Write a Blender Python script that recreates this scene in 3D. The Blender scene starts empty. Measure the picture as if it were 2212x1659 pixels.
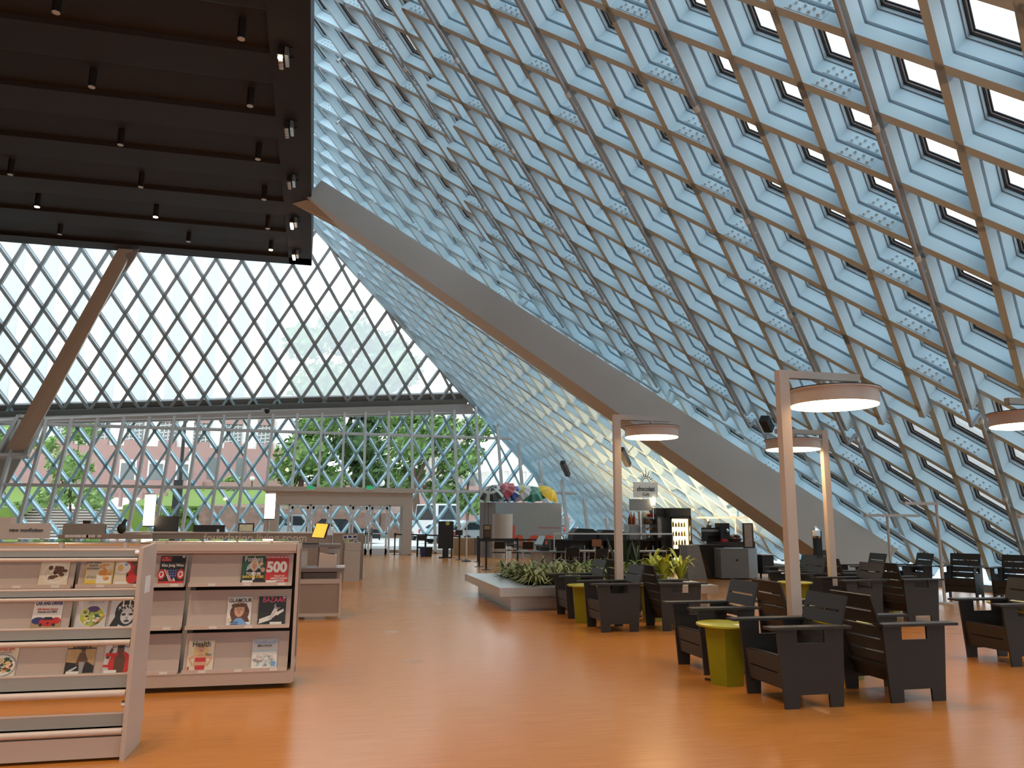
import bpy, math, random
from mathutils import Vector as V, Matrix
random.seed(7)
SC = bpy.context.scene
COL = SC.collection
# ------------------------------------------------------------------ camera, sky, exposure
F_PX, W_PX, H_PX, EYE = 1650.0, 2212.0, 1659.0, 1.65
RX = V((0.97445, -0.2245, 0.0070)); RY = V((0.0460, 0.16898, -0.98455)); RZ = V((0.21985, 0.95971, 0.17499))
# camera axes in the world frame: right, down, forward
C_R = V((0.97445, -0.2245, 0.0070)); C_D = V((0.0460, 0.16898, -0.98455)); C_F = V((0.21985, 0.95971, 0.17499))
cam_d = bpy.data.cameras.new('camera'); cam = bpy.data.objects.new('camera', cam_d); COL.objects.link(cam)
cam_d.sensor_fit = 'HORIZONTAL'; cam_d.sensor_width = 36.0; cam_d.lens = F_PX / W_PX * 36.0
cam_d.clip_start = 0.05; cam_d.clip_end = 600
cam.matrix_world = Matrix(((C_R.x, -C_D.x, -C_F.x, 0), (C_R.y, -C_D.y, -C_F.y, 0), (C_R.z, -C_D.z, -C_F.z, EYE), (0, 0, 0, 1)))
SC.camera = cam
SC.view_settings.view_transform = 'Standard'; SC.view_settings.look = 'None'
SC.view_settings.gamma = 1.0; SC.view_settings.use_curve_mapping = False
SC.view_settings.exposure = 0.6
SC.cycles.use_denoising = True
SC.cycles.max_bounces = 10; SC.cycles.diffuse_bounces = 5; SC.cycles.glossy_bounces = 4
SC.cycles.transparent_max_bounces = 16; SC.cycles.transmission_bounces = 4
SC.cycles.sample_clamp_indirect = 6.0
SC.cycles.caustics_reflective = False; SC.cycles.caustics_refractive = False

wd = bpy.data.worlds.new('overcast_sky'); SC.world = wd; wd.use_nodes = True
nt = wd.node_tree; nt.nodes.clear()
wo = nt.nodes.new('ShaderNodeOutputWorld'); bg = nt.nodes.new('ShaderNodeBackground')
tc = nt.nodes.new('ShaderNodeTexCoord'); sp = nt.nodes.new('ShaderNodeSeparateXYZ'); rp = nt.nodes.new('ShaderNodeValToRGB')
nt.links.new(tc.outputs['Generated'], sp.inputs[0]); nt.links.new(sp.outputs['Z'], rp.inputs[0])
rp.color_ramp.elements[0].position = 0.0; rp.color_ramp.elements[0].color = (0.93, 0.97, 1.0, 1)
rp.color_ramp.elements[1].position = 0.7; rp.color_ramp.elements[1].color = (0.80, 0.92, 1.0, 1)
nt.links.new(rp.outputs[0], bg.inputs[0]); bg.inputs[1].default_value = 2.3
nt.links.new(bg.outputs[0], wo.inputs[0])

# ------------------------------------------------------------------ materials
def mat(name, col, rough=0.5, metal=0.0, vary=0.06, scale=6.0, emit=None, estr=0.0, bump=0.0, stretch=None, spec=None, sss=0.0):
    m = bpy.data.materials.new(name); m.use_nodes = True
    t = m.node_tree; b = t.nodes['Principled BSDF']
    b.inputs['Roughness'].default_value = rough; b.inputs['Metallic'].default_value = metal
    if spec is not None: b.inputs['Specular IOR Level'].default_value = spec
    co = t.nodes.new('ShaderNodeTexCoord'); no = t.nodes.new('ShaderNodeTexNoise')
    no.inputs['Scale'].default_value = scale; no.inputs['Detail'].default_value = 4
    src = co.outputs['Object']
    if stretch:
        mp = t.nodes.new('ShaderNodeMapping'); mp.inputs['Scale'].default_value = stretch
        t.links.new(src, mp.inputs[0]); src = mp.outputs[0]
    t.links.new(src, no.inputs['Vector'])
    mx = t.nodes.new('ShaderNodeMix'); mx.data_type = 'RGBA'
    a = tuple(max(0, c * (1 - vary)) for c in col); c2 = tuple(min(1, c * (1 + vary)) for c in col)
    mx.inputs['A'].default_value = (*a, 1); mx.inputs['B'].default_value = (*c2, 1)
    t.links.new(no.outputs['Fac'], mx.inputs['Factor']); t.links.new(mx.outputs['Result'], b.inputs['Base Color'])
    if emit is not None:
        b.inputs['Emission Color'].default_value = (*emit, 1); b.inputs['Emission Strength'].default_value = estr
    if bump:
        bp = t.nodes.new('ShaderNodeBump'); bp.inputs['Strength'].default_value = bump; bp.inputs['Distance'].default_value = 0.01
        t.links.new(no.outputs['Fac'], bp.inputs['Height']); t.links.new(bp.outputs[0], b.inputs['Normal'])
    return m

def glass_mat(name, tint=(1, 1, 1), haze=0.0, gloss=0.06, hazecol=(0.9, 0.93, 0.95), noise=0.0):
    m = bpy.data.materials.new(name); m.use_nodes = True; t = m.node_tree; t.nodes.clear()
    o = t.nodes.new('ShaderNodeOutputMaterial'); tr = t.nodes.new('ShaderNodeBsdfTransparent'); tr.inputs[0].default_value = (*tint, 1)
    gl = t.nodes.new('ShaderNodeBsdfGlossy'); gl.inputs['Roughness'].default_value = 0.02
    cur = tr.outputs[0]
    if haze:
        tl = t.nodes.new('ShaderNodeBsdfTranslucent'); tl.inputs[0].default_value = (*hazecol, 1)
        mh = t.nodes.new('ShaderNodeMixShader'); mh.inputs[0].default_value = haze
        t.links.new(cur, mh.inputs[1]); t.links.new(tl.outputs[0], mh.inputs[2]); cur = mh.outputs[0]
    fr = t.nodes.new('ShaderNodeFresnel'); fr.inputs[0].default_value = 1.25
    mul = t.nodes.new('ShaderNodeMath'); mul.operation = 'MULTIPLY'; mul.inputs[1].default_value = gloss / 0.06
    t.links.new(fr.outputs[0], mul.inputs[0])
    mg = t.nodes.new('ShaderNodeMixShader'); t.links.new(mul.outputs[0], mg.inputs[0])
    t.links.new(cur, mg.inputs[1]); t.links.new(gl.outputs[0], mg.inputs[2])
    t.links.new(mg.outputs[0], o.inputs[0]); return m

# ------------------------------------------------------------------ mesh builder
class MB:
    def __init__(s): s.v = []; s.f = []; s.m = []
    def add(s, vs, fs, mi=0):
        o = len(s.v); s.v += [tuple(p) for p in vs]
        for f in fs: s.f.append(tuple(i + o for i in f)); s.m.append(mi)
        return s
    def hexa(s, p, mi=0):   # 8 points: bottom 4 (ccw), top 4
        return s.add(p, [(3, 2, 1, 0), (4, 5, 6, 7), (0, 1, 5, 4), (1, 2, 6, 5), (2, 3, 7, 6), (3, 0, 4, 7)], mi)
    def box(s, x0, x1, y0, y1, z0, z1, mi=0):
        return s.hexa([(x0, y0, z0), (x1, y0, z0), (x1, y1, z0), (x0, y1, z0), (x0, y0, z1), (x1, y0, z1), (x1, y1, z1), (x0, y1, z1)], mi)
    def cbox(s, c, sx, sy, sz, rz=0, mi=0, tilt=None):
        M = Matrix.Rotation(rz, 3, 'Z')
        if tilt: M = M @ Matrix.Rotation(tilt[0], 3, tilt[1])
        c = V(c); P = []
        for z in (-1, 1):
            for x, y in ((-1, -1), (1, -1), (1, 1), (-1, 1)): P.append(c + M @ V((x * sx / 2, y * sy / 2, z * sz / 2)))
        return s.hexa(P, mi)
    def bar(s, p0, p1, w, h, up=(0, 0, 1), mi=0, off=0.0):   # box beam; w across, h along up
        p0 = V(p0); p1 = V(p1); d = (p1 - p0).normalized(); up = V(up); sd = d.cross(up).normalized(); u = sd.cross(d).normalized()
        P = []
        for a in (p0, p1):
            for x, y in ((-1, -1), (1, -1), (1, 1), (-1, 1)): P.append(a + sd * (x * w / 2) + u * (y * h / 2 + off))
        return s.hexa(P, mi)
    def prism(s, pts, d, mi=0):   # polygon pts extruded by d
        n = len(pts); d = V(d); P = [V(p) for p in pts]; P += [p + d for p in P]
        fs = [tuple(range(n))[::-1], tuple(range(n, 2 * n))] + [(i, (i + 1) % n, (i + 1) % n + n, i + n) for i in range(n)]
        return s.add(P, fs, mi)
    def poly(s, pts, mi=0): return s.add(pts, [tuple(range(len(pts)))], mi)
    def cyl(s, p0, p1, r0, r1=None, n=16, mi=0, caps=True):
        r1 = r0 if r1 is None else r1
        p0 = V(p0); p1 = V(p1); d = (p1 - p0).normalized()
        a = d.orthogonal().normalized(); b = d.cross(a)
        P = [p + (a * math.cos(2 * math.pi * i / n) + b * math.sin(2 * math.pi * i / n)) * r for p, r in ((p0, r0), (p1, r1)) for i in range(n)]
        fs = [(i, (i + 1) % n, (i + 1) % n + n, i + n) for i in range(n)]
        if caps: fs += [tuple(range(n))[::-1], tuple(range(n, 2 * n))]
        return s.add(P, fs, mi)
    def tube(s, pts, r, n=8, mi=0):
        for i in range(len(pts) - 1): s.cyl(pts[i], pts[i + 1], r, n=n, mi=mi)
        return s
    def lathe(s, prof, c=(0, 0, 0), n=24, mi=0, axis=None):   # prof (r, z)
        c = V(c); Q = axis or Matrix.Identity(3); P = []
        for r, z in prof:
            for i in range(n): P.append(c + Q @ V((r * math.cos(2 * math.pi * i / n), r * math.sin(2 * math.pi * i / n), z)))
        fs = []
        for k in range(len(prof) - 1):
            for i in range(n):
                j = (i + 1) % n; fs.append((k * n + i, k * n + j, (k + 1) * n + j, (k + 1) * n + i))
        fs.append(tuple(range(n))[::-1]); fs.append(tuple(range((len(prof) - 1) * n, len(prof) * n)))
        return s.add(P, fs, mi)
    def ball(s, c, rx, ry=None, rz=None, n=12, k=8, mi=0):
        ry = ry or rx; rz = rz or rx; c = V(c); P = [c + V((0, 0, -rz))]
        for a in range(1, k):
            t = -math.pi / 2 + math.pi * a / k
            for i in range(n): P.append(c + V((rx * math.cos(t) * math.cos(2 * math.pi * i / n), ry * math.cos(t) * math.sin(2 * math.pi * i / n), rz * math.sin(t))))
        P.append(c + V((0, 0, rz))); fs = [(0, 1 + (i + 1) % n, 1 + i) for i in range(n)]
        for a in range(k - 2):
            for i in range(n):
                j = (i + 1) % n; fs.append((1 + a * n + i, 1 + a * n + j, 1 + (a + 1) * n + j, 1 + (a + 1) * n + i))
        L = len(P) - 1; b = 1 + (k - 2) * n
        fs += [(b + i, b + (i + 1) % n, L) for i in range(n)]
        return s.add(P, fs, mi)
    def build(s, name, mats, parent=None, smooth=False, org=None, local=False):
        off = V((0, 0, 0))
        if parent is not None and not local: off = V(parent['_w'])
        elif org is not None: off = V(org)
        me = bpy.data.meshes.new(name)
        me.from_pydata([tuple(V(p) - off) for p in s.v], [], s.f)
        if not isinstance(mats, (list, tuple)): mats = [mats]
        for m in mats: me.materials.append(m)
        if len(mats) > 1: me.polygons.foreach_set('material_index', s.m)
        if smooth:
            me.polygons.foreach_set('use_smooth', [True] * len(me.polygons)); 
            try: me.set_sharp_from_angle(angle=math.radians(40))
            except Exception: pass
        me.update()
        o = bpy.data.objects.new(name, me); COL.objects.link(o)
        if parent is not None: o.parent = parent; o['_w'] = parent['_w'] if not local else (0, 0, 0)
        else:
            o['_w'] = tuple(off)
            if org is not None: o.location = off
        return o

def tag(o, label, cat, group=None):
    o['label'] = label; o['category'] = cat
    if group: o['group'] = group
    return o
def thing(name, label, cat, loc, rz=0.0, group=None):
    o = bpy.data.objects.new(name, None); COL.objects.link(o); o.location = loc; o.rotation_euler = (0, 0, rz)
    o.empty_display_size = 0.1; o['_w'] = tuple(loc)
    return tag(o, label, cat, group)
def struct(o): o['kind'] = 'structure'; return o
def dup(root, loc, rz=0.0, label=None, group=None):
    r = root.copy(); COL.objects.link(r); r.location = loc; r.rotation_euler = (0, 0, rz); r['_w'] = tuple(loc)
    if label: r['label'] = label
    if group: r['group'] = group
    for ch in [c for c in bpy.data.objects if c.parent == root]:
        c = ch.copy(); COL.objects.link(c); c.parent = r
        for g in [q for q in bpy.data.objects if q.parent == ch]:
            d = g.copy(); COL.objects.link(d); d.parent = c
    return r
def text(name, body, m, parent, loc, size, rot=(math.pi / 2, 0, 0), align='CENTER', offset=0.0, ext=0.0015, sx=1.0, local=False, shear=0.0, base=False):
    cu = bpy.data.curves.new(name, 'FONT'); cu.body = body; cu.size = size; cu.align_x = align; cu.align_y = 'CENTER'
    
    if base: cu.align_y = 'BOTTOM_BASELINE'
    cu.offset = offset; cu.extrude = ext; cu.shear = shear; cu.resolution_u = 3
    cu.materials.append(m); o = bpy.data.objects.new(name, cu); COL.objects.link(o)
    off = V((0, 0, 0)) if (parent is None or local) else V(parent['_w'])
    o.parent = parent; o.location = V(loc) - off; o.rotation_euler = rot; o.scale = (sx, 1, 1); return o

# a sight line of the photograph meets a plane of the place: used to survey positions
def ray(px, py): return C_R * ((px - W_PX / 2) / F_PX) + C_D * ((py - H_PX / 2) / F_PX) + C_F
EY = V((0, 0, EYE))
def onp(px, py, n, d):
    r = ray(px, py); n = V(n); return EY + r * ((d - n.dot(EY)) / n.dot(r))
def aty(px, py, y): return onp(px, py, (0, 1, 0), y)
def atx(px, py, x): return onp(px, py, (1, 0, 0), x)
def atz(px, py, z=0.0): return onp(px, py, (0, 0, 1), z)
ORD = ['first', 'second', 'third', 'fourth', 'fifth', 'sixth', 'seventh', 'eighth', 'ninth', 'tenth', 'eleventh', 'twelfth']
# ------------------------------------------------------------------ palette
M_blue = mat('painted steel light blue', (0.52, 0.69, 0.78), 0.55, vary=0.03, scale=3)
M_bolt = mat('painted bolts', (0.66, 0.76, 0.80), 0.4)
M_frame = mat('glazing frame blue grey', (0.36, 0.46, 0.52), 0.5, vary=0.03)
M_cap = mat('white glazing spacer', (0.9, 0.9, 0.88), 0.5, vary=0.02)
M_cap.node_tree.nodes['Principled BSDF'].inputs['Transmission Weight'].default_value = 0.55
M_gask = mat('black gasket', (0.015, 0.016, 0.017), 0.6)
M_beige = mat('beige painted steel', (0.42, 0.37, 0.33), 0.5, vary=0.03, scale=2)
M_mull = mat('storefront mullion paint', (0.54, 0.51, 0.48), 0.45, vary=0.03)
M_sill = mat('sill beam grey', (0.20, 0.20, 0.19), 0.6, vary=0.05)
M_col = mat('column fireproof coating warm grey', (0.62, 0.58, 0.53), 0.6, vary=0.05, scale=0.6)
M_ceil = mat('near black brown ceiling', (0.022, 0.014, 0.012), 0.75, vary=0.10, scale=1.5)
M_dark = mat('dark wall', (0.05, 0.045, 0.042), 0.7)
G_A = glass_mat('clear insulated glazing', (0.93, 0.98, 0.99), gloss=0.05)
G_C = glass_mat('hazy mesh glazing', (0.86, 0.88, 0.88), haze=0.36)
G_S = glass_mat('clear shopfront glazing', (0.95, 0.97, 0.96), gloss=0.05)

# floor: orange flooring with fine streaks across
def floor_mat():
    m = bpy.data.materials.new('orange streaked flooring'); m.use_nodes = True; t = m.node_tree; b = t.nodes['Principled BSDF']
    co = t.nodes.new('ShaderNodeTexCoord'); mp = t.nodes.new('ShaderNodeMapping'); mp.inputs['Scale'].default_value = (0.5, 22, 1)
    n1 = t.nodes.new('ShaderNodeTexNoise'); n1.inputs['Scale'].default_value = 4; n1.inputs['Detail'].default_value = 6
    n2 = t.nodes.new('ShaderNodeTexNoise'); n2.inputs['Scale'].default_value = 0.35
    t.links.new(co.outputs['Object'], mp.inputs[0]); t.links.new(mp.outputs[0], n1.inputs['Vector']); t.links.new(co.outputs['Object'], n2.inputs['Vector'])
    r = t.nodes.new('ShaderNodeValToRGB'); r.color_ramp.elements[0].position = 0.33; r.color_ramp.elements[1].position = 0.7
    r.color_ramp.elements[0].color = (0.44, 0.155, 0.026, 1); r.color_ramp.elements[1].color = (0.58, 0.225, 0.050, 1)
    t.links.new(n1.outputs['Fac'], r.inputs[0]); t.links.new(r.outputs[0], b.inputs['Base Color'])
    rr = t.nodes.new('ShaderNodeMapRange'); rr.inputs['To Min'].default_value = 0.20; rr.inputs['To Max'].default_value = 0.27
    t.links.new(n2.outputs['Fac'], rr.inputs[0]); t.links.new(rr.outputs[0], b.inputs['Roughness'])
    b.inputs['Specular IOR Level'].default_value = 0.58
    bp = t.nodes.new('ShaderNodeBump'); bp.inputs['Strength'].default_value = 0.03; bp.inputs['Distance'].default_value = 0.003
    t.links.new(n1.outputs['Fac'], bp.inputs['Height']); t.links.new(bp.outputs[0], b.inputs['Normal'])
    return m
M_floor = floor_mat()
struct(MB().box(-26, 16.6, -8, 39.4, -0.30, 0.0).build('floor', M_floor))

# ------------------------------------------------------------------ the sloping glass wall on the right (bars run both diagonals)
nA = V((0.669, 0, 0.7433)).normalized(); dA = 10.47
eS = V((0.7935, -0.600, -0.7142)); eT = V((0.7935, 0.600, -0.7142)); tA = V((6.496, 9.350, 8.069))
tA = tA + nA * (dA - nA.dot(tA))
nC = V((0, 0.885, 0.4656)).normalized(); dC = 40.11
D1, D2, DF = 0.30, 0.58, 0.74     # depth of the inner layer, of both layers, and of the pane
ZONE = [(-6, -12), (-9, -10), (1.0, 15.6), (2.4, 18.4), (3.8, 22.1), (6.2, 24.4), (8.6, 22.6), (10.46, 19.6), (11.24, 16.2), (11.45, 14.5), (11.48, -12)]
def inzone(x, y):
    c = False; n = len(ZONE)
    for i in range(n):
        (x1, y1), (x2, y2) = ZONE[i], ZONE[i - 1]
        if (y1 > y) != (y2 > y) and x < (x2 - x1) * (y - y1) / (y2 - y1) + x1: c = not c
    return c
def nodeA(i, j): return tA + eS * i + eT * j
def in_A(p): return p.z > 0.02 and p.x > -3.3 and p.y > -9.5 and nC.dot(p) < dC + 0.25
wallA = MB(); nS = eS.normalized(); nT = eT.normalized()
def ibeam(mb, a, b, d0, d1, fw, mi=0):   # box section bar
    mb.bar(a + nA * (d0 + d1) / 2, b + nA * (d0 + d1) / 2, fw, d1 - d0, nA, mi)
def bolts(mb, a, b, d0, d1):
    u = (b - a).normalized(); sd = u.cross(nA).normalized(); mid = (a + b) / 2
    if (EY - mid).dot(sd) < 0: sd = -sd
    L = (b - a).length; far = (mid - EY).length > 26; ns = 4 if far else 6
    mb.bar(a + u * 0.16 + sd * 0.06 + nA * (d0 + d1) / 2, a + u * 0.74 + sd * 0.06 + nA * (d0 + d1) / 2, 0.012, d1 - d0 - 0.06, nA, 0)
    for q in range(4):
        for r in range(2):
            p = a + u * (0.23 + q * 0.14 + (0.03 if r else 0)) + nA * (d0 + 0.09 + r * 0.10) + sd * 0.064
            mb.cyl(p, p + sd * 0.036, 0.025, 0.014, n=ns, mi=1)
nodes = []
for i in range(-40, 22):
    for j in range(-22, 46):
        p = nodeA(i, j)
        if p.z < -1.2 or p.x < -4.4 or p.y < -11 or nC.dot(p) > dC + 1.4: continue
        for e, isS in ((eS, True), (eT, False)):
            q = p + e; m = (p + q) / 2
            if p.z < 0.05: continue
            a, b = p, q
            if q.z < 0.0: b = p + e * ((p.z - 0.0) / (p.z - q.z))
            m = (a + b) / 2
            if not in_A(m): continue
            z1 = inzone(m.x, m.y)
            sn = eS.normalized() if isS else eT.normalized()
            ibeam(wallA, a, b, D1 + 0.015, D2, 0.12)
            if z1:
                ibeam(wallA, a - sn * 0.03, b + (sn * (0.24 if not isS else 0.03)), 0.0, D1 - 0.055, 0.12)
                wallA.bar(a + nA * (D1 - 0.02), b + nA * (D1 - 0.02), 0.05, 0.09, nA, 2)
                wallA.cyl(a + nA * (D1 - 0.04), a + nA * (D1 + 0.01), 0.05, n=6)
            # glazing frame: blue bar, white gasket, black gasket
            wallA.bar(a, b, 0.15, 0.07, nA, 2, off=D2 + 0.045)
            wallA.bar(a, b, 0.18, 0.03, nA, 4, off=D2 + 0.093)
            wallA.bar(a, b, 0.21, 0.02, nA, 3, off=D2 + 0.118)
            wallA.bar(a, b, 0.25, 0.02, nA, 4, off=D2 + 0.140)
            if isS and i % 3 == 0:
                bolts(wallA, a, b, D1, D2)
                if z1: bolts(wallA, a, b, 0.0, D1 - 0.04)
# closing bar along the floor and along the corner with the far wall
for yy in range(-9, 40, 7): wallA.box(15.62, 16.35, yy, yy + 7.02, 0.0, 0.16, 2)
cdir = nA.cross(nC).normalized()
def corner_pt(z):   # where the two inner planes meet
    y = (dC - nC.z * z) / nC.y; x = (dA - nA.z * z) / nA.x; return V((x, y, z))
wallA.bar(corner_pt(0.0), corner_pt(16.5), 0.34, 0.42, nA, 0, off=0.36)
struct(wallA.build('wall_right', [M_blue, M_bolt, M_frame, M_cap, M_gask]))
def planeA(x, y, d): return V((x, y, (dA - nA.x * x) / nA.z)) + nA * d
gz = MB(); yC = lambda x: (dC - nC.z * ((dA - nA.x * x) / nA.z)) / nC.y
gz.poly([planeA(-3.4, -9.6, DF), planeA(15.7, -9.6, DF), planeA(15.7, 46.0, DF), planeA(-3.4, 38.2, DF)])
struct(gz.build('window_1', G_A))

# ------------------------------------------------------------------ far diagrid wall (leans in above, stands over the pavement below)
cP = V((0.600, 0, 0)); cQ = V((0, 0.4656, -0.885)).normalized() * 1.012; tC = V((-9.15, 38.40, 13.17)); tC = tC + nC * (dC - nC.dot(tC))
_s0, _s1 = onp(0, 888, nC, dC), onp(955, 862, nC, dC)
zk0 = lambda x: _s0.z + (_s1.z - _s0.z) * (x - _s0.x) / (_s1.x - _s0.x)
wallC = MB()
for p in range(-30, 44):
    for q in range(-4, 16):
        if (p + q) % 2: continue
        a = tC + cP * p + cQ * q
        for s in (-1, 1):
            b = tC + cP * (p + s) + cQ * (q + 1); m = (a + b) / 2
            if m.z < 0.25 or m.x < -26 or nA.dot(m) > dA + 0.55: continue
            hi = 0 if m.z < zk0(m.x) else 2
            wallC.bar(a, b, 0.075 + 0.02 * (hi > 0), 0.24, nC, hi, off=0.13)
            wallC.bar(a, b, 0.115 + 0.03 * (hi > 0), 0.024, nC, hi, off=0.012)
            wallC.bar(a, b, 0.125, 0.05, nC, 1, off=0.27)
        if nA.dot(a) < dA + 0.3 and 0.3 < a.z and a.x > -26: wallC.cyl(a - nC * 0.0, a + nC * 0.03, 0.10, n=8)
struct(wallC.build('wall_back', [mat('painted steel outer lattice', (0.46, 0.66, 0.74), 0.5, vary=0.03), M_frame, mat('painted steel inner lattice shaded', (0.36, 0.41, 0.43), 0.5, vary=0.03)]))  # same paint throughout; shade on the upper inner bars is put into a darker grey
def planeC(x, z, d=0.0): return V((x, (dC - nC.z * z) / nC.y, z)) + nC * d
# hazy panes above the knee
sl0 = onp(0, 888, nC, dC); sl1 = onp(955, 862, nC, dC)
zk = lambda x: sl0.z + (sl1.z - sl0.z) * (x - sl0.x) / (sl1.x - sl0.x)      # knee height along the wall
struct(MB().poly([planeC(-26, zk(-26), 0.37), planeC(6.6, zk(6.6), 0.37), planeC(-1.6, 15.6, 0.37), planeC(-26, 15.6, 0.37)]).build('window_2', G_C))
# knee beam: dark sill on the lattice with a beige soffit below it
kb = MB()
a0, a1 = planeC(-26, zk(-26)), planeC(6.9, zk(6.9))
kb.bar(a0, a1, 0.50, 0.34, nC, 0, off=0.30)
sf = lambda x, z: V((x, 38.1 + 0.397 * z, z))
tz = lambda x: zk(x) - 0.72                                                 # top of the shopfront
kb.hexa([planeC(-26, zk(-26) - 0.30, -0.05), planeC(6.9, zk(6.9) - 0.30, -0.05), planeC(6.9, zk(6.9) - 0.30, 0.6), planeC(-26, zk(-26) - 0.30, 0.6),
         planeC(-26, zk(-26) - 0.02, -0.05), planeC(6.9, zk(6.9) - 0.02, -0.05), planeC(6.9, zk(6.9) - 0.02, 0.6), planeC(-26, zk(-26) - 0.02, 0.6)], 0)
g0, g1 = sf(-26, tz(-26)), sf(7.3, tz(7.3))
dn = V((0, 0, 1)); pv = V((0, -0.10, 0.30)); b0, b1 = planeC(-26, zk(-26) - 0.30, -0.02), planeC(7.1, zk(7.1) - 0.30, -0.02)
kb.hexa([g0 + V((0, -0.06, -0.12)), g1 + V((0, -0.06, -0.12)), g1 + V((0, 0.30, -0.12)), g0 + V((0, 0.30, -0.12)), b0 + V((0, -0.05, 0.02)), b1 + V((0, -0.05, 0.02)), b1 + V((0, 0.4, 0)), b0 + V((0, 0.4, 0))], 1)
struct(kb.build('trim_1', [M_sill, M_beige]))

# leaning shopfront: mullions, two transoms, clear panes
mx = [-13.59 - 1.13 * k for k in range(1, 11)][::-1] + [-13.59, -12.51, -11.38, -10.22, -9.07, -7.93, -6.78, -5.6, -4.4, -3.25, -2.05, -0.81, 0.33, 1.41, 2.63, 3.85, 4.93, 6.14, 7.36, 8.5, 9.6, 10.7, 11.8, 12.9, 14.0]
sn_ = V((0, 1, -0.397)).normalized(); sh = MB()
amax = lambda x: (dA - nA.x * x) / nA.z + 0.25
for x in mx:
    top = min(tz(x) if x < 7.0 else 99, amax(x))
    zb = 3.05 if -3.3 < x < 3.9 else 0.0
    if top > zb + 0.2:
        sh.bar(sf(x, zb), sf(x, top), 0.12, 0.26, sn_, 0, off=-0.10)
for z in (3.05, 5.98):
    xe = (dA - nA.z * z) / nA.x + 0.3
    sh.bar(sf(-26, z), sf(xe, z), 0.11, 0.12, sn_, 0, off=-0.04)
sh.bar(sf(-26, 0.06), sf(-3.5, 0.06), 0.14, 0.12, sn_, 0); sh.bar(sf(4.1, 0.06), sf(15.4, 0.06), 0.14, 0.12, sn_, 0)
for x0, x1 in zip(mx[:-1], mx[1:]):      # topmost light rail under the soffit
    if x1 < 7: sh.bar(sf(x0, tz(x0) - 0.06), sf(x1, tz(x1) - 0.06), 0.08, 0.10, sn_, 0)
struct(sh.build('trim_2', M_mull))
gs = MB()
for x0, x1 in zip(mx[:-1], mx[1:]):
    t0, t1 = min(tz(x0) if x0 < 7 else 99, amax(x0)), min(tz(x1) if x1 < 7 else 99, amax(x1))
    zb = 3.05 if -3.4 < x0 < 3.8 else 0.0
    if t1 < zb: continue
    gs.poly([sf(x0, zb), sf(x1, zb), sf(x1, t1), sf(x0, t0)])
struct(gs.build('window_3', G_S))

# ------------------------------------------------------------------ dark ceiling slab on the left, folded in ribs
ZC = 13.2
e0, e1 = V((-1.04, 16.15, ZC)), V((-1.52, 35.14, ZC)); edx = lambda y: e0.x + (e1.x - e0.x) * (y - e0.y) / (e1.y - e0.y)
ce = MB(); y = -8.0; prof = []
yk = 35.14 - 0.9; prof = [(35.14, ZC), (yk, ZC)]
while yk > -6:
    prof += [(yk - 0.06, ZC + 0.12), (yk - 1.50, ZC + 0.16), (yk - 1.75, ZC + 0.02), (yk - 3.15, ZC)]; yk -= 3.15
prof.append((-8.0, ZC))
for (ya, za), (yb, zb) in zip(prof[:-1], prof[1:]):
    ce.poly([(edx(ya) - 1.0, ya, za), (-26, ya, za), (-26, yb, zb), (edx(yb) - 1.0, yb, zb)])
ce.hexa([(edx(-8) - 1.0, -8, ZC - 0.02), (edx(-8), -8, ZC - 0.02), (e1.x, 35.14, ZC - 0.02), (e1.x - 1.0, 35.14, ZC - 0.02),
         (edx(-8) - 1.0, -8, ZC + 1.7), (edx(-8), -8, ZC + 1.7), (e1.x, 35.14, ZC + 1.7), (e1.x - 1.0, 35.14, ZC + 1.7)])
ce.box(-26, e1.x, 34.2, 35.14, ZC - 0.02, ZC + 1.7)
ce.box(-26, -1.6, -8, 35.1, ZC + 1.6, ZC + 1.75)
struct(ce.build('ceiling', M_ceil))
struct(MB().box(-26.4, -26, -8, 44, -0.3, 16).build('wall_left', M_dark))
wf = MB(); wf.box(-26, 16.4, -8.4, -8, -0.3, 2.6); wf.box(-26, 16.4, -8.4, -8, 5.2, 14.9); wf.box(-26, -16, -8.4, -8, 2.6, 5.2); wf.box(12.5, 16.4, -8.4, -8, 2.6, 5.2)
for k in range(10): wf.box(-16 + k * 2.85 - 0.06, -16 + k * 2.85 + 0.06, -8.35, -8.05, 2.6, 5.2)
struct(wf.build('wall_front', M_dark))
struct(MB().poly([(-16, -8.2, 2.6), (12.5, -8.2, 2.6), (12.5, -8.2, 5.2), (-16, -8.2, 5.2)]).build('added_fill_window', G_A))  # unseen window, added to let in fill daylight from behind the camera
# ------------------------------------------------------------------ slanted columns
def column(name, label, P0, P1, up, side, up1, side1, plate):
    r = thing(name, label, 'column', tuple(P1))
    mb = MB(); d = (P1 - P0).normalized()
    mb.hexa([P1, P1 + side1, P1 + side1 + up1, P1 + up1, P0, P0 + side, P0 + side + up, P0 + up])
    # thin edge strip along the lower arris
    mb.build('shaft', M_col, r)
    if plate: MB().prism(plate[0], plate[1]).build('gusset_plate', M_col, r)
    return r
ax = V((0.67056, -0.44241, -0.59551)); f1 = V((-0.5507, -0.8347, 0)); f2 = V((0.49707, -0.32795, 0.80335))
def th(a, w): return (f1 * math.cos(math.radians(a)) + f2 * math.sin(math.radians(a))) * w
P0 = V((-1.51, 27.235, 13.2)); P1 = V((13.354, 17.429, 0.0))
P1b = P1 + ax * 0.6
column('slanted_column', 'long warm grey column leaning up to the dark ceiling under the right glass wall', P0, P1, th(105, 0.84), th(-165, 1.28), th(105, 1.26), th(-165, 1.36),
       ([atz(631, 440, ZC - 0.03), atz(662, 432, ZC - 0.03), P0 + ax * 1.2 + th(-165, 0.9), P0 + ax * 1.2 + th(-165, 1.2)], V((0, 0, 0.04))))
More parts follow.
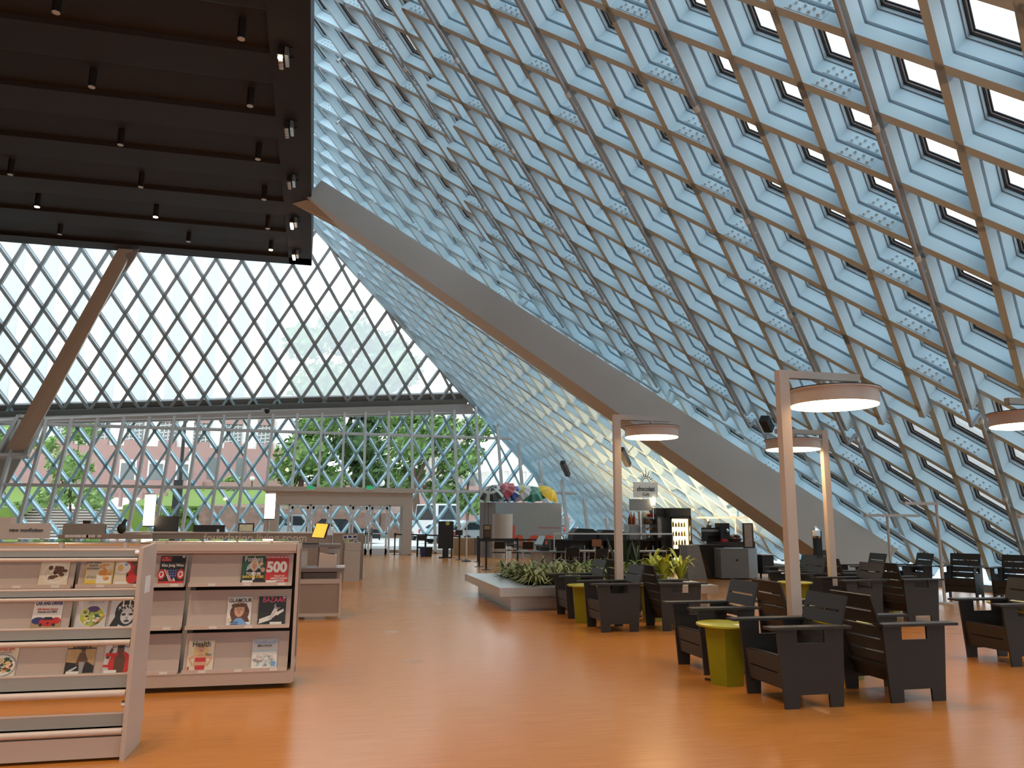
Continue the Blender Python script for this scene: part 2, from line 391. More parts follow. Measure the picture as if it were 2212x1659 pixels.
q0l, q0r = aty(262, 525, 34.7), aty(292, 530, 34.7)
w_ = onp(30, 980, (0, 1, -0.397), 38.1); q1l = aty(6, 980, w_.y); q1r = aty(52, 980, w_.y)
e_ = 2.6
q2l, q2r = q1l + (q1l - q0l) * 0.45, q1r + (q1r - q0r) * 0.45
r = thing('slanted_column', 'brown grey column in the left front of the far lattice wall', 'column', tuple(q2l))
bk = V((-0.26, 0.80, 0.0))
MB().hexa([q2l, q2r, q2r + bk, q2l + bk, q0l, q0r, q0r + bk, q0l + bk]).build('shaft', M_col, r)
MB().prism([aty(269, 549, 34.66), aty(301, 537, 34.66), aty(288, 562, 34.66), aty(266, 592, 34.66), aty(276, 560, 34.66)], (0, 0.05, 0)).build('gusset_plate', M_col, r)

# dark collar where the left column passes through the shopfront
cl = MB(); 
for (xa, ya), (xb, yb) in (((-6, 985), (42, 900)), ((55, 985), (92, 905)), ((0, 986), (62, 984)), ((42, 902), (95, 905))):
    A, B = onp(xa, ya, (0, 1, -0.397), 38.05), onp(xb, yb, (0, 1, -0.397), 38.05); cl.bar(A, B, 0.16, 0.35, sn_)
struct(cl.build('trim_3', M_mull))

# ------------------------------------------------------------------ sprinkler pipes on the glass wall
M_pipe = mat('grey painted pipe', (0.36, 0.42, 0.46), 0.4, vary=0.04)
def pipe_path(fn, k0, k1):      # follows the bar, stepping in where the double layer ends
    pts = []; kk = [k0 + q * 0.5 for q in range(int((k1 - k0) * 2) + 1)]
    last = None
    for k in kk:
        p = fn(k)
        if p.z < 0.25 or p.x < -0.9 or nC.dot(p) > dC - 0.3: continue
        lay = inzone(p.x, p.y)
        d = -0.09 if lay else D1 - 0.09
        if last is not None and lay != last: pts.append(p + nA * (-0.09 if last else D1 - 0.09))
        pts.append(p + nA * d); last = lay
    return pts
pl = []
for i in (4, 1, -2, -5, -8, -11, -14, -17, -20): pl.append(('T', i))
for px, py in ((796, 441), (743, 525), (741, 577), (729, 610)): pl.append(('S', (px, py)))
nT_ = 0; nS_ = 0
def lat(P):
    A = eS.dot(eS); B = eS.dot(eT); C = eT.dot(eT); w = P - tA; a = w.dot(eS); b = w.dot(eT); det = A * C - B * B
    return (a * C - b * B) / det, (b * A - a * B) / det
mainj = lat(onp(796, 441, nA, dA))[1]
for kind, k in pl:
    if kind == 'T':
        pts = [p for p in pipe_path(lambda u: nodeA(k, u), -18, 40)]
        # stop at the main pipe that runs under the column
        pts = [p for p in pts if lat(p)[1] < mainj + 0.2]
    else:
        jj = lat(onp(k[0], k[1], nA, dA))[1]; i0 = lat(onp(k[0], k[1], nA, dA))[0]
        pts = pipe_path(lambda u: nodeA(u, jj), i0, 16)
    if len(pts) < 3: continue
    if kind == 'T':
        nT_ += 1; lab = ('grey sprinkler pipe running down the glass wall, %s from the right edge' % ORD[nT_ - 1]) if nT_ > 1 else 'grey sprinkler pipe running down the glass wall nearest the right edge'
    else:
        nS_ += 1; lab = 'grey sprinkler pipe along the upper edge of the long slanted column' if nS_ == 1 else 'grey sprinkler pipe on the far glass wall behind the slanted column, %s below it' % ORD[nS_ - 2]
    r = thing('sprinkler_pipe', lab, 'pipe', tuple(pts[-1]), group='sprinkler pipes on the glass wall')
    cm = MB().tube(pts, 0.038, n=8)
    for a, b in zip(pts[::4][:-1], pts[::4][1:]):
        u = (b - a).normalized(); m = (a + b) / 2
        cm.cyl(a + u * 0.1, a + u * 0.22, 0.052, n=8, mi=1); cm.bar(a + u * 0.5, a + u * 0.5 + nA * 0.12, 0.03, 0.03, u, 1)
    cm.build('pipe', [M_pipe, M_bolt], r)
    hd = MB(); p = pts[0]; hd.cyl(p - nA * 0.10, p + nA * 0.03, 0.035, n=8); hd.cyl(p - nA * 0.12, p - nA * 0.10, 0.06, n=8); hd.build('sprinkler_head', M_bolt, r)

# loudspeakers on brackets on the far glass wall
M_blk = mat('matt black plastic', (0.018, 0.017, 0.017), 0.55)
for (xa, ya), (xb, yb), dp, lab in (((1215, 999), (1227, 1026), 28.0, 'slim black loudspeaker on the glass wall left of the tall lamp by the planter'), ((1341, 970), (1357, 1004), 25.0, 'slim black loudspeaker on the glass wall just right of the planter lamp pole'),
                                    ((1650, 904), (1662, 928), 18.5, 'black loudspeaker on the glass wall above the lamp with the left pointing arm')):
    a, b = onp(xa, ya, nA, dA - 0.25), onp(xb, yb, nA, dA - 0.25)
    r = thing('loudspeaker', lab, 'speaker', tuple((a + b) / 2), group='loudspeakers on the glass wall')
    MB().bar(a, b, 0.20, 0.22, (0, -1, 0.3)).build('cabinet', M_blk, r)
    m = (a + b) / 2; tgt = m + nA * (dA + D1 - nA.dot(m)); bm = MB(); bm.cyl(m, tgt, 0.025, n=8); bm.build('bracket', M_pipe, r)

# ------------------------------------------------------------------ ceiling lights
M_dkm = mat('dark bronze metal', (0.024, 0.017, 0.015), 0.6, 0.1)
M_lens = mat('dull lamp lens', (0.65, 0.63, 0.60), 0.3)
M_lit = mat('lit lamp lens warm', (1, 0.8, 0.6), 0.4, emit=(1.0, 0.55, 0.28), estr=14)
M_litw = mat('lit lamp lens', (1, 0.9, 0.7), 0.4, emit=(1.0, 0.9, 0.6), estr=12)
M_alu = mat('satin aluminium', (0.55, 0.55, 0.55), 0.35, 0.8)
def spot(name, loc, aim, watts, size=1.2, col=(1.0, 0.72, 0.45), blend=0.6, rad=0.12):
    l = bpy.data.lights.new(name, 'SPOT'); l.energy = watts; l.color = col; l.spot_size = size; l.spot_blend = blend; l.shadow_soft_size = rad
    o = bpy.data.objects.new(name, l); COL.objects.link(o); o.location = loc
    o.rotation_euler = (V(aim) - V(loc)).to_track_quat('-Z', 'Y').to_euler(); return o
pend = [((521, 84), 0), ((198, 188), 0), ((540, 229), 0), ((260, 313), 0), ((557, 344), 0), ((304, 404), 0), ((570, 431), 0), ((22, 377), 0), ((121, 27), 0), ((80, 447), 1), ((336, 469), 1), ((585, 540), 1), ((407, 522), 0), ((129, 506), 0), ((578, 494), 0)]
rowname = {}
where = ['unlit cylinder downlight on the dark ceiling, nearest the top centre', 'unlit cylinder downlight left of centre in the upper ceiling', 'unlit cylinder downlight near the ceiling edge, second from the top', 'unlit cylinder downlight left of centre, third row from the top',
         'unlit cylinder downlight near the ceiling edge, third from the top', 'unlit cylinder downlight left of centre, fourth row from the top', 'unlit cylinder downlight near the ceiling edge, just left of the column top', 'unlit cylinder downlight at the far left of the ceiling', 'unlit cylinder downlight at the top left corner of the ceiling',
         'glowing orange cylinder downlight at the left of the ceiling', 'glowing orange cylinder downlight in the middle of the ceiling', 'glowing orange cylinder downlight near the far ceiling corner', 'small unlit downlight at the far ceiling edge, right of the left column', 'small unlit downlight at the far ceiling edge, left of the left column', 'small unlit downlight by the ceiling corner above the glowing one']
for k, ((px, py), lit) in enumerate(pend):
    p = atz(px, py, ZC - 0.36)
    r = thing('cylinder_downlight', where[k], 'ceiling light', (p.x, p.y, ZC + 0.3), group='cylinder downlights under the dark ceiling')
    MB().cyl((p.x, p.y, ZC - 0.35), (p.x, p.y, ZC + 0.3), 0.095, n=16).build('housing', M_dkm, r, smooth=True)
    MB().cyl((p.x, p.y, ZC - 0.37), (p.x, p.y, ZC - 0.352), 0.085, n=16).build('lens', M_lit if lit else M_lens, r)
    if k in (0, 1, 2, 4): pass
quad = [((612, 133), 1), ((624, 286), 0), ((629, 399), 0), ((634, 487), 2), ((638, 555), 2)]
for k, ((px, py), lit) in enumerate(quad):
    p = atz(px, py, ZC - 0.30)
    r = thing('spotlight_cluster', ['four lamp spotlight with one lamp lit at the ceiling edge', 'unlit four lamp spotlight below the lit one at the ceiling edge', 'unlit spotlight bar just above the column top at the ceiling edge', 'glowing spotlight bar just below the column top', 'glowing spotlight bar at the far ceiling corner'][k],
              'ceiling light', (p.x, p.y, ZC), group='spotlight bars along the ceiling edge')
    b = MB(); b.box(p.x - 0.13, p.x + 0.01, p.y - 0.30, p.y + 0.30, ZC - 0.30, ZC - 0.10); b.build('lamp_box', M_dkm, r)
    MB().box(p.x + 0.04, p.x + 0.13, p.y - 0.27, p.y + 0.27, ZC - 0.28, ZC - 0.05).build('ballast', M_alu, r)
    h = MB()
    for s in (-0.22, 0.22): h.bar((p.x + 0.09, p.y + s, ZC - 0.06), (p.x + 0.28, p.y + s, ZC + 0.0), 0.03, 0.03)
    h.build('hanger', M_dkm, r)
    for q in range(4):
        on = lit == 2 or (lit == 1 and q == 0)
        yq = p.y - 0.22 + q * 0.147
        MB().lathe([(0.02, 0), (0.055, -0.01), (0.06, 0.04), (0.03, 0.06)], (p.x - 0.06, yq, ZC - 0.36), 12).build('lamp_head', (M_litw if lit == 1 else M_lit) if on else M_lens, r)
# warm light of lit and out-of-frame ceiling fixtures, plus fill spots added under unlit ones
for (x, y, w) in ((-2.7, 16.9, 280), (-2.7, 10.7, 480), (-6.6, 10.7, 420), (-2.7, 4.4, 800), (-6.6, 4.4, 720), (-2.7, -1.9, 1000), (-6.6, -1.9, 850), (-6.7, 17.0, 300), (-6.93, 29.0, 120), (-3.04, 31.7, 100), (-10.9, 29.1, 120), (-10.6, 7.0, 500)):
    spot('downlight_fill_lamp', (x, y, ZC - 0.7), (x, y, 0), w, size=1.9, col=(1.0, 0.72, 0.47))
# ------------------------------------------------------------------ lounge chairs
M_chair = mat('charcoal recycled plastic board', (0.023, 0.020, 0.019), 0.48, vary=0.25, scale=60, bump=0.05)
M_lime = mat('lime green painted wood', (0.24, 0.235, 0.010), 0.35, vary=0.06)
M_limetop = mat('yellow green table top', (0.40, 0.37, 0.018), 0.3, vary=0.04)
M_pole = mat('warm grey powder coated steel', (0.58, 0.50, 0.44), 0.4, vary=0.03)
M_white = mat('white paint', (0.75, 0.74, 0.72), 0.5, vary=0.03)
def slotted(mb, c0, du, dv, n, W, H, slots, gap, t, margin):
    # a board W x H with open slots; c0 lower corner, du across, dv up, n thickness direction
    du = V(du); dv = V(dv); n = V(n); c0 = V(c0)
    def rect(u0, u1, v0, v1):
        mb.prism([c0 + du * u0 + dv * v0, c0 + du * u1 + dv * v0, c0 + du * u1 + dv * v1, c0 + du * u0 + dv * v1], n * t)
    rect(0, margin, 0, H); rect(W - margin, W, 0, H)
    v = 0; edges = [0] + slots + [H]
    for a, b in zip(edges[:-1], edges[1:]):
        rect(margin, W - margin, a + (gap if a else 0), b)
def make_chair(label):
    r = thing('lounge_chair', label, 'chair', (0, 0, 0))
    for s in (-1, 1):
        y = s * 0.335
        out = [(-0.30, y, 0), (-0.165, y, 0), (-0.16, y, 0.115), (0.145, y, 0.115), (0.15, y, 0), (0.29, y, 0), (0.345, y, 0.688), (0.14, y, 0.688), (0.14, y, 0.56), (-0.14, y, 0.56), (-0.14, y, 0.688), (-0.345, y, 0.688)]
        # concave outline: build it from convex strips
        m = MB(); t = V((0, -s * 0.024, 0))
        for pts in ([out[0], out[1], out[2], (-0.31, y, 0.115)], [out[3], out[4], out[5], (0.299, y, 0.115)],
                    [(-0.31, y, 0.115), (0.299, y, 0.115), (0.335, y, 0.56), (-0.336, y, 0.56)],
                    [(-0.336, y, 0.56), out[9], out[10], out[11]], [out[8], (0.335, y, 0.56), out[6], out[7]]): m.prism(pts, t)
        m.build('side_panel', M_chair, r, local=True)
        MB().box(-0.385, 0.44, s * 0.33 - 0.07, s * 0.33 + 0.07, 0.688, 0.712).build('armrest', M_chair, r, local=True)
    sb = MB(); sl = V((0.55, 0, 0.13)).normalized()
    slotted(sb, (-0.26, -0.31, 0.295), (0, 1, 0), sl, (-0.23 * 0.1, 0, 1), 0.62, 0.57, [0.14, 0.28, 0.42], 0.018, 0.022, 0.05)
    sb.build('seat', M_chair, r, local=True)
    bb = MB(); bv = V((-0.245, 0, 0.80)).normalized()
    slotted(bb, (-0.19, -0.305, 0.16), (0, 1, 0), bv, (0.95, 0, 0.29), 0.61, 0.84, [0.15, 0.28, 0.41, 0.54, 0.68], 0.022, 0.022, 0.055)
    bb.build('backrest', M_chair, r, local=True)
    ab = MB(); slotted(ab, (0.275, -0.31, 0.16), (0, 1, 0), V((0.035, 0, 0.27)).normalized(), (-1, 0, 0.1), 0.62, 0.275, [0.13], 0.012, 0.022, 0.07)
    ab.build('front_apron', M_chair, r, local=True)
    return r
PI = math.pi
c0 = make_chair('large charcoal slatted chair nearest the camera, facing left beside the lime table')
c0.location = (4.30, 6.81, 0); c0.rotation_euler = (0, 0, PI); c0['group'] = 'charcoal slatted lounge chairs'
chairs = [
 (5.42, 6.83, 0, 'large charcoal slatted chair back to back with the nearest one, facing right'),
 (4.30, 8.36, PI, 'charcoal slatted chair behind the near lime table, facing left'),
 (5.42, 8.36, 0, 'charcoal slatted chair with reddish brown back behind the tall lamp pole base'),
 (4.27, 11.60, PI, 'charcoal slatted chair at the planter corner, facing left, nearest of its group'),
 (5.26, 11.57, 0, 'charcoal slatted chair in front of the planter, facing right toward the second tall lamp'),
 (4.25, 13.22, PI, 'charcoal slatted chair touching the left end of the white planter'),
 (5.26, 13.22, 0, 'charcoal slatted chair in front of the planter, partly behind the left lamp pole'),
 (8.62, 11.72, PI, 'grey brown backed chair in the middle group, facing left'),
 (9.74, 11.75, 0, 'charcoal chair in the middle group facing right, arm hole open on the green table'),
 (8.62, 13.30, PI, 'charcoal chair behind the yellow table of the middle group, pale paper in its arm'),
 (9.74, 13.30, 0, 'charcoal chair at the back of the middle group, beside the green table'),
 (8.08, 8.12, PI, 'brown backed charcoal chair cut by the right edge of the photo'),
]
for x, y, a, lab in chairs: dup(c0, (x, y, 0), a, lab)
far = [(atz(1866, 1292, 0), PI * 0.97, 'small far charcoal chair in front of the column foot, left of two'), (atz(1968, 1290, 0), PI * 0.95, 'small far charcoal chair in front of the column foot, right of two'),
       (V((13.65, 14.75, 0)), PI * 1.18, 'far charcoal chair by the glass wall, left of the pair at the right'), (V((14.25, 13.98, 0)), PI * 1.16, 'far charcoal chair by the glass wall, right of the pair at the right'),
       (atz(1715, 1302, 0), PI * 0.98, 'charcoal chair left of the big lamp pole with a pale square seen through its arm'), (atz(1745, 1275, 0), PI * 0.98, 'charcoal chair seen between the two lamp poles on the right')]
for p, a, lab in far: dup(c0, (p.x, p.y, 0), a, lab)

def make_table(label):
    r = thing('side_table', label, 'table', (0, 0, 0), group='lime green side tables')
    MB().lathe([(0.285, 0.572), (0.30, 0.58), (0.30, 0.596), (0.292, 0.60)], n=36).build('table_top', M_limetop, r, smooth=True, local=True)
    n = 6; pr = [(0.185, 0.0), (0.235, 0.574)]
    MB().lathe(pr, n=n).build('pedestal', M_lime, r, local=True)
    return r
t0 = make_table('lime green round table beside the nearest lounge chair, white label on top'); t0.location = (4.05, 7.60, 0); t0['_w'] = (4.05, 7.60, 0)
MB().box(0.03, 0.13, -0.19, -0.10, 0.600, 0.603).build('label', M_white, t0, local=True)
for x, y, lab in ((5.45, 7.62, 'lime green table hidden between the two nearest right facing chairs'), (4.12, 12.45, 'lime green table between the two chairs at the planter corner'), (5.32, 12.45, 'lime green table foot seen under the right facing chair by the planter'),
                  (8.05, 12.50, 'bright yellow green table right of the big lamp pole'), (10.02, 12.62, 'olive green table with flared sides on the right, before the far chairs'), (9.0, 8.9, 'olive green table at the right edge behind the brown backed chair')):
    dup(t0, (x, y, 0), 0.3, lab)
for o in list(bpy.data.objects):
    if o.name.startswith('label.') and o.parent and o.parent != t0: bpy.data.objects.remove(o)
p = atz(1545, 1466, 0.0)
tag(MB().tube([p + V(q) for q in ((-0.16, -0.08, 0.02), (-0.09, -0.11, 0.015), (-0.02, -0.09, 0.012), (0.0, -0.05, 0.012), (0.01, -0.02, 0.05))], 0.012, n=8).build('power_cord', M_blk, org=p), 'short black power cord lying at the foot of the near lime table', 'cord')

# ------------------------------------------------------------------ tall reading lamps
M_glow = mat('lit diffuser warm white', (1, 0.9, 0.75), 0.5, emit=(1.0, 0.66, 0.34), estr=11)
def make_lamp(label, px, pole, h, arm, rad, watts):
    x, y = pole; r = thing('reading_lamp', label, 'lamp', (x, y, 0), group='tall reading lamps with disc heads')
    MB().box(x - 0.06, x + 0.06, y - 0.05, y + 0.05, 0.012, h).build('pole', M_pole, r)
    MB().box(x - 0.22, x + 0.22, y - 0.22, y + 0.22, 0, 0.012).build('base_plate', M_pole, r)
    sx = 1 if arm > 0 else -1
    MB().box(min(x + sx * 0.06, x + arm), max(x + sx * 0.06, x + arm), y - 0.045, y + 0.045, h - 0.085, h).build('arm', M_pole, r)
    cx = x + arm * 0.66; zt = h - 0.20
    MB().lathe([(0.03, h - 0.085), (0.03, zt), (0.12, zt)], (cx, y, 0), 16).build('stem', M_pole, r)
    hd = MB(); hd.lathe([(rad - 0.02, zt - 0.17), (rad, zt - 0.17), (rad, zt - 0.02), (rad + 0.025, zt - 0.02), (rad + 0.025, zt), (0.05, zt + 0.012)], (cx, y, 0), 48)
    hd.build('shade', M_pole, r, smooth=True)
    MB().lathe([(rad + 0.012, zt - 0.001), (rad + 0.03, zt - 0.001), (rad + 0.03, zt + 0.008), (rad + 0.012, zt + 0.008)], (cx, y, 0), 48).build('rim', M_blk, r)
    MB().lathe([(rad - 0.006, zt - 0.18), (rad - 0.006, zt - 0.15)], (cx, y, 0), 48).build('diffuser', M_glow, r)
    return r
make_lamp('tallest looking grey lamp with glowing disc, pole among the nearest chairs', None, (4.86, 7.58), 3.33, 0.98, 0.475, 0)
make_lamp('grey lamp with glowing disc beside the planter, arm pointing right', None, (4.72, 12.45), 3.46, 0.98, 0.46, 0)
make_lamp('grey lamp in the middle group with its arm pointing left', None, (8.78, 12.45), 3.32, -0.98, 0.475, 0)
lx = aty(2216, 850, 8.5).x + 0.65
make_lamp('grey lamp whose glowing disc is cut by the right edge of the photo', None, (lx, 8.5), 3.33, -0.98, 0.475, 0)
# ------------------------------------------------------------------ magazine shelving on the left
M_shelf = mat('warm grey enamelled steel', (0.50, 0.40, 0.34), 0.42, vary=0.03)
M_shelf2 = mat('grey green enamelled steel', (0.30, 0.31, 0.29), 0.45, vary=0.03)
M_lip = mat('pale pink grey lip', (0.60, 0.50, 0.44), 0.35, vary=0.03)
M_acr = glass_mat('clear acrylic', (0.95, 0.95, 0.95), gloss=0.10)
M_chr = mat('chrome', (0.75, 0.74, 0.72), 0.18, 1.0, vary=0.02)
def col(name, c, r=0.45): return mat(name, c, r, vary=0.03)
K = dict(white=col('cover white', (0.78, 0.76, 0.72)), black=col('cover black', (0.02, 0.02, 0.02)), red=col('cover red', (0.55, 0.03, 0.03)), navy=col('cover navy', (0.03, 0.04, 0.16)), green=col('cover dark green', (0.03, 0.10, 0.06)),
         yellow=col('cover yellow', (0.75, 0.55, 0.08)), tan=col('cover tan', (0.42, 0.28, 0.13)), skin=col('cover skin tone', (0.62, 0.36, 0.24)), brown=col('cover brown', (0.12, 0.055, 0.03)), cream=col('cover cream', (0.70, 0.62, 0.48)),
         grey=col('cover grey', (0.32, 0.32, 0.32)), blue=col('cover blue', (0.20, 0.38, 0.68)), pink=col('cover pink', (0.75, 0.10, 0.22)), lime=col('cover lime', (0.40, 0.50, 0.08)), orange=col('cover orange', (0.70, 0.28, 0.05)), gold=col('cover gold', (0.72, 0.50, 0.22)), teal=col('cover pale teal', (0.40, 0.58, 0.62)), purple=col('cover purple', (0.10, 0.05, 0.18)), silver=col('cover silver', (0.55, 0.55, 0.56)))
KN = list(K); KM = [K[k] for k in KN]
def shelf_unit(name, label, x0, x1, yf, top, bays, tiers, group='magazine shelving units', dp=0.56):
    bays = sorted(bays)
    r = thing(name, label, 'shelf', ((x0 + x1) / 2, yf + 0.46, 0), group=group)
    b = MB(); b.box(x0 + 0.04, x1 - 0.01, yf + 0.10, yf + dp - 0.1, 0.03, 0.14); b.build('plinth', M_blk, r)
    MB().box(x0, x1, yf, yf + dp, 0.05, 0.165).build('base', M_shelf, r)
    b = MB(); b.box(x0, x1, yf + 0.46, yf + 0.49, 0.16, top - 0.06); b.build('back_panel', M_dkm, r)
    c = MB(); c.hexa([(x0, yf - 0.01, top - 0.075), (x1 - 0.02, yf - 0.01, top - 0.075), (x1 - 0.02, yf + dp + 0.01, top - 0.075), (x0, yf + dp + 0.01, top - 0.075), (x0, yf - 0.01, top - 0.01), (x1 - 0.02, yf - 0.01, top - 0.01), (x1 - 0.02, yf + dp + 0.01, top - 0.01), (x0, yf + dp + 0.01, top - 0.01)])
    c.build('top', M_shelf, r)
    MB().box(x0, x1 - 0.02, yf + 0.03, yf + 0.05, top - 0.10, top - 0.075).build('light_rail', M_lip, r)
    for xb in bays:
        u = MB(); u.box(xb - 0.022, xb + 0.022, yf + 0.13, yf + 0.46, 0.16, top - 0.02); u.build('upright', M_shelf2, r)
    xs = [x0] + [q for q in bays if x0 < q < x1] + [x1 - 0.03]
    for xa, xb in zip(xs[:-1], xs[1:]):
        for z in tiers:
            p = MB(); p.hexa([(xa + 0.02, yf + 0.06, z), (xb - 0.02, yf + 0.06, z), (xb - 0.02, yf + 0.08, z), (xa + 0.02, yf + 0.08, z), (xa + 0.02, yf + 0.145, z + 0.335), (xb - 0.02, yf + 0.145, z + 0.335), (xb - 0.02, yf + 0.165, z + 0.335), (xa + 0.02, yf + 0.165, z + 0.335)])
            d = p.build('display_panel', M_shelf, r)
            q = MB(); q.box(xa + 0.02, xb - 0.02, yf + 0.00, yf + 0.08, z - 0.022, z); q.box(xa + 0.02, xb - 0.02, yf - 0.006, yf + 0.004, z - 0.024, z + 0.012); q.build('ledge', M_lip, d)
            xx = xa + 0.16 + random.random() * 0.1
            while xx < xb - 0.12: MB().box(xx, xx + 0.07, yf - 0.0075, yf - 0.006, z - 0.018, z + 0.006).build('label_strip', M_white, d); xx += 0.33
    e = MB(); e.bar((x1, yf + 0.02, 0.06), (x1, yf + 0.02, top), 0.03, 0.045, (0, 1, 0)); e.bar((x1, yf + dp - 0.02, 0.06), (x1, yf + dp - 0.02, top), 0.03, 0.045, (0, 1, 0)); e.box(x1 - 0.012, x1 + 0.012, yf + 0.02, yf + dp - 0.02, top - 0.07, top - 0.02); e.box(x1 - 0.012, x1 + 0.012, yf + 0.02, yf + dp - 0.02, 0.16, 0.22)
    e.build('end_frame', M_shelf, r)
    MB().box(x1 - 0.004, x1 + 0.004, yf + 0.06, yf + dp - 0.04, 0.22, top - 0.07).build('end_panel', M_acr, r)
    t = MB(); xx = x0 + 0.2
    tb = MB()
    for yy in (yf + 0.06, yf + dp - 0.05): tb.cyl((x0, yy, top + 0.012), (x1, yy, top + 0.012), 0.009, n=8)
    tb.build('top_rail', M_chr, r)
    while xx < x1: 
        for yy in (yf + 0.06, yf + dp - 0.05): t.cyl((xx, yy, top - 0.01), (xx, yy, top + 0.02), 0.014, n=8)
        xx += 0.33
    t.build('rail_posts', M_lip, r)
    MB().box(x0, x1, yf + 0.02, yf + dp - 0.04, top + 0.02, top + 0.026).build('top_cover', M_acr, r)
    return r
S2 = shelf_unit('magazine_shelf', 'long grey magazine shelving unit with the most covers, ending at the open floor', -5.42, -0.33, 8.22, 1.40, [-1.375, -2.38, -3.39, -4.4], [1.005, 0.60, 0.19])
x3 = aty(442, 1164, 10.7).x
shelf_unit('magazine_shelf', 'farther shelving unit behind, only its clear top covers showing', -8.4, x3, 10.7, 1.31, [x3 - 1.0, x3 - 2.0, x3 - 3.0, x3 - 4.0], [0.93, 0.55, 0.18])

# near open-backed shelf
r = thing('open_steel_shelf', 'near open steel shelf without back or contents, tall end panel at its right', 'shelf', (-2.6, 6.3, 0), group='magazine shelving units')
xL, xR = -3.6, -1.36
for z0, z1 in ((1.335, 1.42), (1.064, 1.144), (0.76, 0.88), (0.413, 0.567), (0.165, 0.306)):
    t = MB(); h = z1 - z0
    t.box(xL, xR, 6.12, 6.14, z0 + h * 0.30, z1); t.box(xL, xR, 6.12, 6.30, z0 + h * 0.28, z0 + h * 0.38)
    rail = t.build('shelf_rail', M_shelf2, r)
    q = MB(); q.cyl((xL, 6.105, z0 + h * 0.16), (xR, 6.105, z0 + h * 0.16), h * 0.16, n=12); q.cyl((xL, 6.125, z1 - 0.004), (xR, 6.125, z1 - 0.004), 0.009, n=8); q.build('rounded_lip', M_lip, rail, smooth=True)
MB().box(xL, xR, 6.10, 6.50, 0.02, 0.155).build('base', M_shelf, r)
e = MB(); e.prism([(-1.355, 6.07, 0.0), (-1.355, 6.53, 0.0), (-1.355, 6.56, 0.16), (-1.355, 6.545, 1.455), (-1.355, 6.10, 1.43)], (0.028, 0, 0)); ep = e.build('end_panel', M_shelf, r)
MB().box(-1.327, -1.324, 6.24, 6.40, 1.10, 1.22).build('paper_label', M_white, ep)
for z in (1.40, 0.36): MB().cyl((-1.385, 6.13, z), (-1.355, 6.13, z), 0.022, n=10).build('leveling_knob', M_chr, r)
p = MB(); p.box(-3.62, -3.58, 6.12, 6.16, 0.05, 1.42); p.build('rear_post', M_shelf2, r)
c = MB()
for yy in (6.14, 6.48): c.cyl((xL, yy, 1.455), (xR, yy, 1.455), 0.010, n=8)
c.build('top_rail', M_chr, r)
c = MB()
for q in range(6): c.cyl((xR - 0.1 - q * 0.42, 6.14, 1.41), (xR - 0.1 - q * 0.42, 6.14, 1.47), 0.02, n=10)
c.build('rail_posts', M_lip, r)
MB().box(xL, xR, 6.10, 6.52, 1.47, 1.478).build('top_cover', M_acr, r)

# ---- magazines: every cover its own thing
class Art(MB):
    def __init__(s, fr): super().__init__(); s.fr = fr; s.k = 0
    def P(s, u, v): o, U, N, VV, w, h = s.fr; s_ = 0.0006 + 0.0004 * s.k; return o + U * (u * w) + VV * (v * h) + N * s_
    def pol(s, c, pts): s.k += 1; s.poly([s.P(u, v) for u, v in pts], KN.index(c)); return s
    def rect(s, c, u0, u1, v0, v1): return s.pol(c, [(u0, v0), (u1, v0), (u1, v1), (u0, v1)])
    def ell(s, c, u, v, ru, rv, n=20, a=0): return s.pol(c, [(u + ru * math.cos(2 * math.pi * i / n + a), v + rv * math.sin(2 * math.pi * i / n + a)) for i in range(n)])
    def blobs(s, cs, u, v, ru, rv, n, size, seed):
        R = random.Random(seed)
        for i in range(n):
            a = R.random() * 6.28; q = math.sqrt(R.random()); s.ell(R.choice(cs), u + ru * q * math.cos(a), v + rv * q * math.sin(a), size * (0.6 + R.random()), size * (0.4 + R.random() * 0.7), 7, R.random()); s.k -= 0.8
        s.k += 1; return s
    def face(s, u, v, w, skin='skin', hair='brown'):
        h = w * 0.95
        s.ell(hair, u, v + h * 0.12, w * 0.72, h * 0.95); s.ell(skin, u, v, w * 0.48, h * 0.68)
        for e in (-0.2, 0.2): s.ell('black', u + w * e, v + h * 0.12, w * 0.09, h * 0.05, 8)
        s.ell('brown', u, v - h * 0.10, w * 0.05, h * 0.10, 8); s.ell('red', u, v - h * 0.33, w * 0.15, h * 0.06, 10); return s
mags = []
def magazine(label, px, tier, base, art, texts, yf=8.22, lean=0.0, hh=0.275):
    x0, x1 = aty(px[0], 1250, yf + 0.02).x, aty(px[1], 1250, yf + 0.02).x; z = (1.005, 0.60, 0.19)[tier] + 0.001; w = x1 - x0
    U = V((1, 0, 0.0)); VV = V((lean, 0.085, 0.335)).normalized(); N = U.cross(VV) * 1.0
    if N.y > 0: N = -N
    o = V((x0, yf + 0.047, z))
    r = thing('magazine', label, 'magazine', tuple(o), group='magazines on the display shelves')
    b = MB(); b.prism([o, o + U * w, o + U * w + VV * hh, o + VV * hh], -N * 0.006); b.build('cover', K[base], r)
    a = Art((o, U, N, VV, w, hh)); art(a)
    if a.v: a.build('cover_picture', KM, r)
    ang = math.atan2(VV.z, VV.y)
    for nm, body, c, u, v, sz, sx, of in texts:
        p = a.P(u, v) + N * 0.004
        text(nm, body, K[c], r, p, sz * hh, rot=(ang, 0, 0), offset=of * hh, ext=0.0006, sx=sx)
    return r
def slip(a): a.rect('white', 0.06, 0.5, 0.0, 0.10)
def plate(a): a.rect('cream', 0, 1, 0, 1).ell('white', 0.55, 0.42, 0.46, 0.34).ell('cream', 0.55, 0.42, 0.41, 0.30).blobs(['brown', 'brown', 'black', 'white'], 0.55, 0.42, 0.33, 0.23, 26, 0.085, 1)
magazine('magazine with a plate of dark food on its cover, top tier at the left', (80, 143), 0, 'cream', plate, [('title', 'bon appétit', 'black', 0.52, 0.90, 0.17, 0.85, 0.002)])
